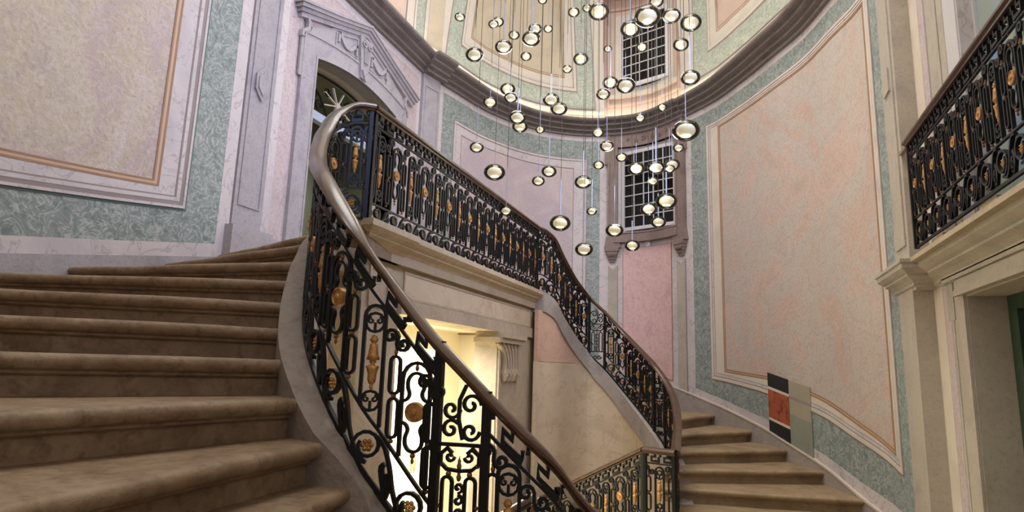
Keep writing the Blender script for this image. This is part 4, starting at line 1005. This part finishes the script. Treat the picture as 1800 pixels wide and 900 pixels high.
# rail normals: near rail runs upward, n points to (dy,-dx); stair side is
def side(R_, a, target):
    f = R_.foot(a); n_ = R_.n(a); v = Vector((target[0]-f[0], target[1]-f[1], 0)); return 1 if n_.dot(v) > 0 else -1
sN = side(RN, RN.L*.4, (-2.0, 1.0)); sF = side(RF, RF.L*.4, (-2.0, 12.0))
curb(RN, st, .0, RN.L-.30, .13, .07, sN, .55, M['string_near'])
skirt(RN, st, .0, RN.L-.25, -.04, sN, lambda z: z-.30, -9, M['peach_under'], 'marbled_wall')
curb(RF, st2, .10, RF.L, .17, .06, sF, .28, M['string'])
sk = skirt(RF, st2, .0, RF.L, -.03, sF, lambda z: z-.26, lambda z: min(z-.27, .10), M['peach_under'], 'marbled_wall')
sk2 = skirt(RF, st2, .0, RF.L, -.025, sF, lambda z: min(z-.27, .10), -9, M['yellow'], 'marbled_wall')
mb = MB(); mb.box((-.99, 6.80, ZW-.1), (-.6, 7.05, ZW+.04)); mb.build('curb_stone', M['string'], st2)
# landing curb under level rail
curb(RL2, st2, 0, RL2.L, .08, .08, 1, .30, M['string']); curb(RL3, st, 0, RL3.L, .08, .08, 1, .30, M['string'])

# ------------------------------------------------------------------ gallery front with lit doorway
wg = thing('wall_gallery', 'stone gallery front with moulded cornice over the lit doorway', 'wall'); wg['kind'] = 'structure'
XG = -2.80; GY0, GY1 = 4.20, 9.02; OY0, OY1 = 4.80, 7.22; OZ = .44
def gbox(name, y0, y1, z0, z1, mat, proud=0.0, th=.3, par=wg):
    mb = MB(); mb.box((XG-th, y0, z0), (XG+proud, y1, z1)); return mb.build(name, mat, par)
gbox('wall_section', GY0, OY0, ZF, 1.0, M['lime']); gbox('wall_section', OY1, GY1+.25, ZF, 1.0, M['lime']); gbox('wall_section', OY0, OY1, OZ, 1.0, M['lime'])
gp = [(-.05, .86), (.02, .86), (.02, .885), (.05, .895), (.05, .915), (.07, .93), (.10, .965), (.145, .985), (.145, 1.0), (.185, 1.02), (.215, 1.045), (.215, 1.095), (-.05, 1.095)]
def gcorn(path, label, name='trim_8'):
    mb = MB(); rows = []
    for (x, y_, nx, ny) in path: rows.append([(x+nx*o, y_+ny*o, z) for o, z in gp])
    mb.quad_grid(rows, closed=True); mb.poly(rows[0]); mb.poly(rows[-1][::-1]); return struct(mb.build(name, M['lime']), label, 'cornice')
gcorn([(-3.2, 4.18, 0, -1), (XG, 4.18, 1, -1), (XG, 4.72, 1, 0), (XG, 4.721, .86, 0), (XG, 9.04, .86, 1), (-3.0, 9.04, 0, 1)], 'moulded limestone cornice under the gallery railing')
# panels on the frieze
def gring(name, y0, y1, z0, z1, w_, proud, mat):
    S = Curve([(XG, 4.0), (XG, 10.0)], False); ring(name, Surf(S), rect(y0-4, y1-4, z0, z1), inset(rect(y0-4, y1-4, z0, z1), w_), proud, proud+.01, mat, wg)
gring('frieze_moulding', 4.28, 4.60, .46, .80, .03, .02, M['lime'])
gring('frieze_moulding', 4.84, 8.50, .57, .82, .022, .014, M['lime'])
gbox('frieze_panel', 4.862, 8.478, .592, .798, M['yellow'], .006, .02)
gbox('lintel', 4.76, 8.50, .43, .56, M['lime'], .05, .34)
gring('pilaster_moulding', 8.62, 8.96, -1.6, .74, .03, .014, M['grey_warm'])
gbox('pilaster_strip', 8.56, 9.02, ZF, .86, M['lime'], .01, .02)
gbox('pilaster_strip', 7.98, 8.54, ZF, .43, M['lime'], .008, .02)
for y0, y1 in ((7.24, 7.30), (7.90, 7.96)): gbox('jamb_moulding', y0, y1, ZF, .30, M['lime'], .03, .04)
gbox('pilaster_strip', 8.62, 8.96, -1.5, .30, M['string'], .02, .02)
# corbel
cb = thing('stone_bracket', 'fluted stone bracket holding up the lintel at the right of the lit doorway', 'bracket'); cb['kind'] = 'structure'
mb = MB(); mb.box((XG-.25, 7.14, .36), (XG+.13, 8.0, .428)); mb.build('bracket_cap', M['lime'], cb)
mb = MB(); mb.box((XG-.25, 7.06, .30), (XG+.10, 7.97, .36)); mb.build('bracket_cap', M['lime'], cb)
prof = [(7.12, .30), (7.20, .27), (7.32, .19), (7.38, .10), (7.40, .03), (7.40, -.02)]
mb = MB(); rows = []
for y_, z in prof: rows.append([(XG-.25, y_, z), (XG+.03, y_, z), (XG+.03, 7.90, z), (XG-.25, 7.90, z)])
mb.quad_grid(rows, closed=True); mb.poly(rows[0]); mb.poly(rows[-1][::-1]); mb.build('bracket_body', M['lime'], cb)
for k in range(6):
    mb = MB(); t = k/5
    P = [(XG+.04, y_+(7.86-y_)*t*(1.0), z) for y_, z in prof]
    mb.bar([(p[0], p[1], p[2]) for p in P], .045, .05, Vector((1, 0, 0))); mb.build('flute', M['lime'], cb)
mb = MB(); mb.box((XG-.25, 7.36, -.08), (XG+.08, 7.92, -.02)); mb.build('bracket_band', M['lime'], cb)
for k in range(4):
    mb = MB(); y_ = 7.42+k*.14; mb.lathe((XG+.03, y_, -.12), [(0, -.06), (.03, -.05), (.045, -.01), (.06, .02), (.06, .04)], 8); mb.build('bracket_drop', M['lime'], cb)
# lobby behind
mb = MB()
XB = -4.2
def wq(a, b, z0, z1): mb.poly([(a[0], a[1], z0), (b[0], b[1], z0), (b[0], b[1], z1), (a[0], a[1], z1)])
mb.poly([(XB, 3.6, .52), (XG-.3, 3.6, .52), (XG-.3, 9.2, .52), (XB, 9.2, .52)])
wq((XB, 9.2), (XG-.3, 9.2), ZF, .52); wq((XB, 3.6), (XG-.3, 3.6), ZF, .52); wq((XB, 3.6), (XB, 9.2), .22, .52); wq((XB, 8.5), (XB, 9.2), ZF, .22)
lob = struct(mb.build('wall_lobby', M['cream_wall']), 'cream painted walls and ceiling of the lobby behind the gallery doorway', 'wall')
mb = MB()
XR = -5.35; A_, B_ = 5.0, 10.35
wq((XR, A_), (XR, B_), ZF, .62); mb.poly([(XR, A_, .62), (XB-.02, A_, .62), (XB-.02, B_, .62), (XR, B_, .62)]); wq((XR, B_), (XB-.02, B_), ZF, .62); wq((XR, A_), (XB-.02, A_), ZF, .62); wq((XB-.02, 9.2), (XB-.02, B_), ZF, .62)
br = struct(mb.build('wall_back_room', M['bright_wall']), 'brightly lit pale wall of the room beyond the lobby', 'wall')

# ------------------------------------------------------------------ right bay
wr = thing('wall_right', 'right end wall with the balcony door above and the green door below', 'wall'); wr['kind'] = 'structure'
RX = 1.76
def rbox(name, y0, y1, z0, z1, mat, proud=0.0, th=.25, par=wr):
    mb = MB(); mb.box((RX-proud, y0, z0), (RX+th, y1, z1)); return mb.build(name, mat, par)
RD = 5.98; RDZ = .70
rbox('wall_section', RD, 6.80, ZF, 5.3, M['white']); rbox('wall_section', 2.1, RD, RDZ, 1.08, M['lime']); rbox('wall_section', 2.1, 5.84, 3.9, 5.3, M['white'])
rbox('wall_section', 2.1, 3.4, ZF, 5.3, M['white']); rbox('wall_section', 5.54, RD, 1.08, 5.3, M['white'])
rbox('painted_border', 6.53, 6.82, ZW, ZC, M['cream_trim'], .012)
rbox('pink_marble_band', 6.36, 6.53, ZW, ZC, M['pink_pale'], .010)
# door mouldings lower
rbox('door_moulding', 6.29, 6.345, ZW, .88, M['grey_warm'], .012); rbox('door_moulding', 6.10, 6.29, ZW, .78, M['grey_warm'], .006); rbox('door_moulding', 5.98, 6.10, ZW, .70, M['grey_warm'], .020)
rbox('door_moulding', 6.25, 6.42, .52, .88, M['grey_warm'], .014)
rbox('door_moulding', 3.4, 6.40, .845, .885, M['grey_warm'], .05); rbox('door_moulding', 3.4, 6.14, .74, .84, M['grey_warm'], .03); rbox('door_moulding', 3.4, 6.10, .70, .745, M['grey_warm'], .055)
# stone pier between pink band and upper door
rbox('door_moulding', 6.30, 6.36, 1.08, 4.9, M['greyline'], .010); rbox('door_moulding', 5.84, 6.30, 1.08, 4.9, M['grey_warm'], .014); rbox('door_moulding', 5.98, 6.04, 1.08, 4.9, M['grey_warm'], .024)
# pilaster right
mb = MB(); rows = []
pr = thing('pilaster', 'plain stone pilaster between the curved wall and the balcony bay', 'pilaster'); pr['kind'] = 'structure'
mb.box((1.58, 6.80, ZF), (1.9, 7.36, ZC)); mb.build('pilaster_shaft', M['grey_warm'], pr)
mb = MB(); mb.box((1.565, 6.88, 1.30), (1.60, 7.26, 4.8)); mb.build('raised_panel', M['grey_warm'], pr)
mb = MB(); mb.box((1.545, 6.95, 2.95), (1.60, 7.18, 3.2)); mb.build('lozenge', M['grey_warm'], pr)
# balcony cornice
rp = [(-.06, .84), (.02, .84), (.02, .86), (.05, .875), (.05, .90), (.085, .93), (.13, .955), (.13, .975), (.16, .99), (.20, 1.02), (.20, 1.06), (.22, 1.07), (.22, 1.10), (-.06, 1.10)]
def rcorn(path, label, name):
    mb = MB(); rows = [[(x+nx*o, y_+ny*o, z) for o, z in rp] for (x, y_, nx, ny) in path]
    mb.quad_grid(rows, closed=True); mb.poly(rows[0]); mb.poly(rows[-1][::-1]); return struct(mb.build(name, M['grey_warm']), label, 'cornice')
rcorn([(1.76, 7.40, 0, 1), (1.60, 7.40, -.8, 1), (1.60, 6.70, -.8, -1.0), (1.76, 6.70, -.8, -1.0), (1.76, 6.46, -1.0, 0), (1.76, 2.1, -1.0, 0)], 'moulded stone cornice carrying the balcony on the right', 'trim_9')
mb = MB(); mb.box((1.50, 2.1, 1.06), (2.8, 6.44, 1.10)); struct(mb.build('floor', M['lime']), 'stone slab floor of the balcony', 'floor')
# balcony rail foot block and end ball
for y_ in (5.6, 4.5): mb = MB(); mb.box((1.535, y_, 1.10), (1.60, y_+.3, 1.15)); mb.build('foot_block', M['lime'], bb)
mb = MB(); mb.lathe((1.57, 6.45, 2.20), [(0.055*math.sin(PI*i/8), -.055*math.cos(PI*i/8)) for i in range(9)], 14); tag(mb.build('wall_knob', M['window_stone'], None, True), 'round brown knob on the pilaster behind the balcony handrail end', 'knob')
mb = MB(); mb.box((1.56, 6.42, 2.185), (1.60, 6.80, 2.215)); mb.build('knob_arm', M['window_stone'], bpy.data.objects['wall_knob'])
# lower green door
d3 = thing('door_3', 'dark green panelled door in a deep stone recess at the lower right', 'door'); d3['kind'] = 'structure'
mb = MB(); mb.box((RX+.002, RD-.012, ZF), (RX+.34, RD+.05, RDZ-.002)); mb.build('door_reveal', M['grey_warm'], d3)
mb = MB(); mb.box((RX+.002, 3.41, RDZ-.012), (RX+.34, RD-.013, RDZ+.05)); mb.build('door_reveal', M['grey_warm'], d3)
mb = MB(); mb.box((RX+.27, 5.80, ZW), (RX+.36, RD-.014, RDZ-.014)); mb.box((RX+.271, 3.42, RDZ-.13), (RX+.361, 5.85, RDZ-.015)); mb.build('door_frame', M['green_door'], d3)
lf = MB(); lf.box((RX+.31, 4.7, ZW), (RX+.36, 5.80, RDZ-.13)); lf = lf.build('door_leaf', M['green_door'], d3)
for (z0, z1) in ((-1.5, -.75), (-.60, .42)):
    SS = Surf(Curve([(RX+.31, 5.78), (RX+.31, 3.0)], False))
    Rr = rect(5.78-5.72, 5.78-4.85, z0, z1)
    ring('panel_moulding', SS, Rr, inset(Rr, .03), .02, .03, M['green_door_panel'], lf)
    Q = inset(Rr, .11); ring('panel_moulding', SS, Q, inset(Q, .02), .015, .03, M['green_door_panel'], lf)
    Q = inset(Rr, .13); fill('raised_field', SS, [Q[0], Q[1]], [Q[3], Q[2]], .008, .02, M['green_door_panel'], lf)
mb = MB(); mb.box((RX+.36, 3.0, ZF), (RX+.4, 4.8, RDZ)); mb.build('door_leaf', M['green_door'], d3)
# upper balcony door
d2 = thing('door_2', 'white framed glazed balcony door behind the right railing', 'door'); d2['kind'] = 'structure'
mb = MB(); mb.box((RX-.01, 5.56, 1.10), (RX+.25, 5.84, 3.9)); mb.build('door_frame', M['paint'], d2)
mb = MB(); mb.box((RX+.10, 4.55, 1.10), (RX+.16, 4.65, 3.9)); mb.box((RX+.10, 5.50, 1.10), (RX+.16, 5.56, 3.9)); mb.box((RX+.10, 3.5, 1.10), (RX+.16, 5.5, 1.3)); mb.box((RX+.10, 3.5, 2.62), (RX+.16, 5.5, 2.70)); mb.build('door_leaf', M['paint'], d2)
mb = MB(); mb.box((RX+.12, 3.4, 1.3), (RX+.13, 5.5, 3.9)); mb.build('glass_pane', M['day_glass'], d2)

# ------------------------------------------------------------------ restroom sign figures in the back room
sg_ = thing('restroom_sign', 'pair of small gold figure signs on the bright wall of the back room', 'sign')
for k, dy in enumerate((0, .11)):
    mb = MB(); x = -5.34; y_ = 9.90+dy; z = -1.68
    mb.lathe((x, y_, z+.17), [(0, -.01), (.022, -.01), (.022, .01), (0, .01)], 10, 1, ((0, 1, 0), (0, 0, 1), (1, 0, 0)))
    if k == 0: mb.box((x-.005, y_-.028, z), (x+.008, y_+.028, z+.14)); mb.box((x-.005, y_-.022, z-.15), (x+.008, y_-.004, z)); mb.box((x-.005, y_+.004, z-.15), (x+.008, y_+.022, z))
    else:
        mb.poly([(x+.008, y_-.02, z+.14), (x+.008, y_+.02, z+.14), (x+.008, y_+.045, z-.05), (x+.008, y_-.045, z-.05)]); mb.box((x-.005, y_-.018, z-.15), (x+.008, y_-.004, z-.05)); mb.box((x-.005, y_+.004, z-.15), (x+.008, y_+.018, z-.05))
    mb.build('figure', M['gold'], sg_)

# ------------------------------------------------------------------ pendants
PEND = [(-2.96, 6.04, 4.04, 0.064), (-2.59, 6.19, 3.97, 0.064), (-2.87, 7.01, 4.52, 0.08), (-2.79, 7.42, 4.54, 0.079), (-2.09, 6.11, 3.66, 0.106), (-2.11, 6.3, 3.89, 0.08), (-2.22, 7.17, 4.4, 0.064), (-2.64, 7.52, 4.25, 0.079), (-2.54, 6.41, 3.79, 0.106), (-2.78, 6.11, 3.57, 0.106), (-1.92, 7.33, 4.68, 0.08), (-1.73, 7.29, 4.68, 0.064), (-1.58, 7.32, 4.62, 0.138), (-2.28, 7.08, 4.77, 0.064), (-1.89, 6.94, 3.67, 0.064), (-1.92, 7.75, 4.22, 0.106), (-1.57, 7.89, 4.39, 0.059), (-1.08, 7.72, 4.25, 0.08), (-1.23, 7.71, 4.53, 0.138), (-0.79, 6.07, 3.68, 0.138), (-0.74, 6.45, 4.08, 0.08), (-0.61, 6.81, 4.09, 0.106), (-0.59, 7.89, 4.3, 0.106), (-0.45, 7.76, 4.52, 0.138), (-0.4, 6.6, 3.19, 0.106), (-0.84, 7.86, 3.43, 0.064), (-1.49, 7.66, 3.77, 0.106), (-1.07, 6.37, 3.08, 0.106), (-1.33, 6.43, 3.04, 0.08), (-2.88, 7.48, 3.78, 0.106), (-2.4, 6.34, 3.09, 0.08), (-3.13, 7.47, 3.61, 0.103), (-2.09, 6.94, 3.29, 0.106), (-2.0, 6.99, 3.18, 0.106), (-2.41, 6.62, 2.96, 0.106), (-2.64, 7.36, 3.16, 0.106), (-2.36, 7.37, 3.09, 0.064), (-2.68, 6.06, 2.41, 0.08), (-1.0, 6.97, 2.94, 0.064), (-1.59, 7.37, 2.97, 0.08), (-1.31, 6.55, 2.47, 0.08), (-1.38, 7.89, 2.8, 0.08), (-1.74, 8.13, 2.8, 0.079), (-2.85, 7.04, 2.44, 0.138), (-2.38, 7.88, 2.68, 0.106), (-2.22, 6.91, 2.24, 0.08), (-1.69, 7.02, 2.22, 0.106), (-1.57, 6.97, 1.84, 0.064), (-2.14, 7.64, 1.88, 0.138), (-1.31, 7.02, 1.61, 0.106), (-1.33, 8.45, 1.71, 0.106), (-1.65, 6.94, 1.38, 0.106), (-2.6, 6.84, 1.87, 0.08), (-0.42, 6.03, 2.36, 0.138), (-0.69, 8.46, 3.07, 0.079), (-1.12, 7.45, 2.48, 0.106), (-0.86, 7.29, 2.42, 0.106), (-0.75, 8.13, 2.72, 0.106), (-0.69, 7.19, 2.36, 0.064), (-0.88, 7.15, 2.21, 0.064), (-0.8, 7.85, 2.15, 0.138), (-0.99, 7.59, 1.99, 0.106), (-0.98, 8.51, 2.04, 0.106)]
def ell(rx, rz, c=(0, 0, 0), a0=0, a1=PI, n=12): return [(max(0, rx*math.sin(a0+(a1-a0)*i/n)), c[2]-rz*math.cos(a0+(a1-a0)*i/n)) for i in range(n+1)]
def pend_meshes():
    out = {}
    mb = MB(); mb.lathe((0, 0, 0), [(r*(1+.0), z) for r, z in ell(1, .76, a1=PI*.90)]+[(.30, .71), (.26, .58)], 24); out['glass_shade'] = (mb, M['glass'])
    mb = MB(); mb.lathe((0, 0, 0), ell(.66, .48, (0, 0, .02)), 18); out['frosted_diffuser'] = (mb, M['glow'])
    mb = MB(); mb.lathe((0, 0, 0), [(0, -.47), (.26, -.455), (.36, -.425), (.38, -.40), (0, -.40)], 16); out['lamp_core'] = (mb, M['core'])
    mb = MB()
    for i in range(9):
        a = 2*PI*i/9+.2; mb.lathe((.42*math.cos(a), .42*math.sin(a), .66), [(0, -.07), (.06, -.03), (.06, .03), (0, .07)], 6)
    out['rim_bubbles'] = (mb, M['glass'])
    res = {}
    for k, (mb, m) in out.items():
        me = bpy.data.meshes.new(k); me.from_pydata(mb.v, [], mb.f); me.materials.append(m); me.update()
        me.polygons.foreach_set('use_smooth', [True]*len(me.polygons)); res[k] = me
    return res
PM = pend_meshes()
rodme = MB(); rodme.lathe((0, 0, 0), [(0, 0), (.009, 0), (.009, 1), (0, 1)], 8); rm = bpy.data.meshes.new('rod'); rm.from_pydata(rodme.v, [], rodme.f); rm.materials.append(M['rod'])
cabme = MB(); cabme.lathe((0, 0, 0), [(0, 0), (.0034, 0), (.0034, 1), (0, 1)], 6); cm = bpy.data.meshes.new('cable'); cm.from_pydata(cabme.v, [], cabme.f); cm.materials.append(M['cable'])
ZTOP = 9.70
order = sorted(range(len(PEND)), key=lambda i: -PEND[i][2])
nL = len(PEND)
def ordinal(n):
    tens = {20: 'twenty', 30: 'thirty', 40: 'forty', 50: 'fifty', 60: 'sixty'}
    ones = ['', 'first', 'second', 'third', 'fourth', 'fifth', 'sixth', 'seventh', 'eighth', 'ninth', 'tenth', 'eleventh', 'twelfth', 'thirteenth', 'fourteenth', 'fifteenth', 'sixteenth', 'seventeenth', 'eighteenth', 'nineteenth']
    tn = {20: 'twentieth', 30: 'thirtieth', 40: 'fortieth', 50: 'fiftieth', 60: 'sixtieth'}
    if n < 20: return ones[n]
    if n % 10 == 0: return tn[n]
    return tens[n//10*10]+'-'+ones[n % 10]
def pix(p):
    v = Vector(p); d = v.dot(fw); return 900+F*v.dot(R)/d, 450-F*v.dot(U)/d
# labels: row by height band in the picture, then order from the left
px = [pix(p[:3]) for p in PEND]
bands = [(-50, 55, 'topmost'), (55, 115, 'second highest'), (115, 200, 'upper middle'), (200, 270, 'middle'), (270, 335, 'lower middle'), (335, 460, 'lowest')]
lab = {}
for lo, hi, nm in bands:
    ids = sorted([i for i in range(nL) if lo <= px[i][1] < hi], key=lambda i: px[i][0])
    for k, i in enumerate(ids):
        r = PEND[i][3]; sz = 'large' if r > .12 else 'medium' if r > .09 else 'small' if r > .07 else 'tiny'
        lab[i] = '%s glowing glass pendant, %s from the left in the %s tier of the cluster' % (sz, ordinal(k+1), nm)
for i, (x, y_, z, r) in enumerate(PEND):
    t = thing('pendant_lamp', lab[i], 'pendant lamp', 'blown glass pendants of the cluster chandelier'); t.location = (x, y_, z)
    for k, me in PM.items():
        o = bpy.data.objects.new(k, me); COL.objects.link(o); o.parent = t; o.scale = (r, r, r*.98); o.rotation_euler = (random.uniform(-.05, .05), random.uniform(-.05, .05), random.uniform(0, 6))
    rl = .30+.25*random.random()
    o = bpy.data.objects.new('stem_rod', rm); COL.objects.link(o); o.parent = t; o.location = (0, 0, r*.40); o.scale = (1 if r > .1 and i % 2 == 0 else .35, 1 if r > .1 and i % 2 == 0 else .35, rl)
    o = bpy.data.objects.new('cable', cm); COL.objects.link(o); o.parent = t; o.location = (0, 0, r*.4+rl-.02); o.scale = (1, 1, ZTOP-z-r*.4-rl+.02)
# cluster warm light reaching the walls
for (x, y_, z, e) in ((-2.6, 6.9, 3.7, 30), (-1.1, 7.2, 3.9, 40), (-1.2, 7.1, 2.2, 46)):
    l = bpy.data.lights.new('pendant_light', 'POINT'); l.energy = e; l.color = (1, .93, .84); l.shadow_soft_size = .35
    o = bpy.data.objects.new('pendant_light', l); COL.objects.link(o); o.location = (x, y_, z)
mb = MB(); mb.lathe((-1.75, 7.1, ZTOP), [(0, 0), (1.9, 0), (1.95, .04), (1.9, .09), (0, .09)], 48, .85)
tag(mb.build('chandelier_canopy', M['paint'], None), 'white round ceiling canopy that the pendant cables hang from', 'ceiling canopy')
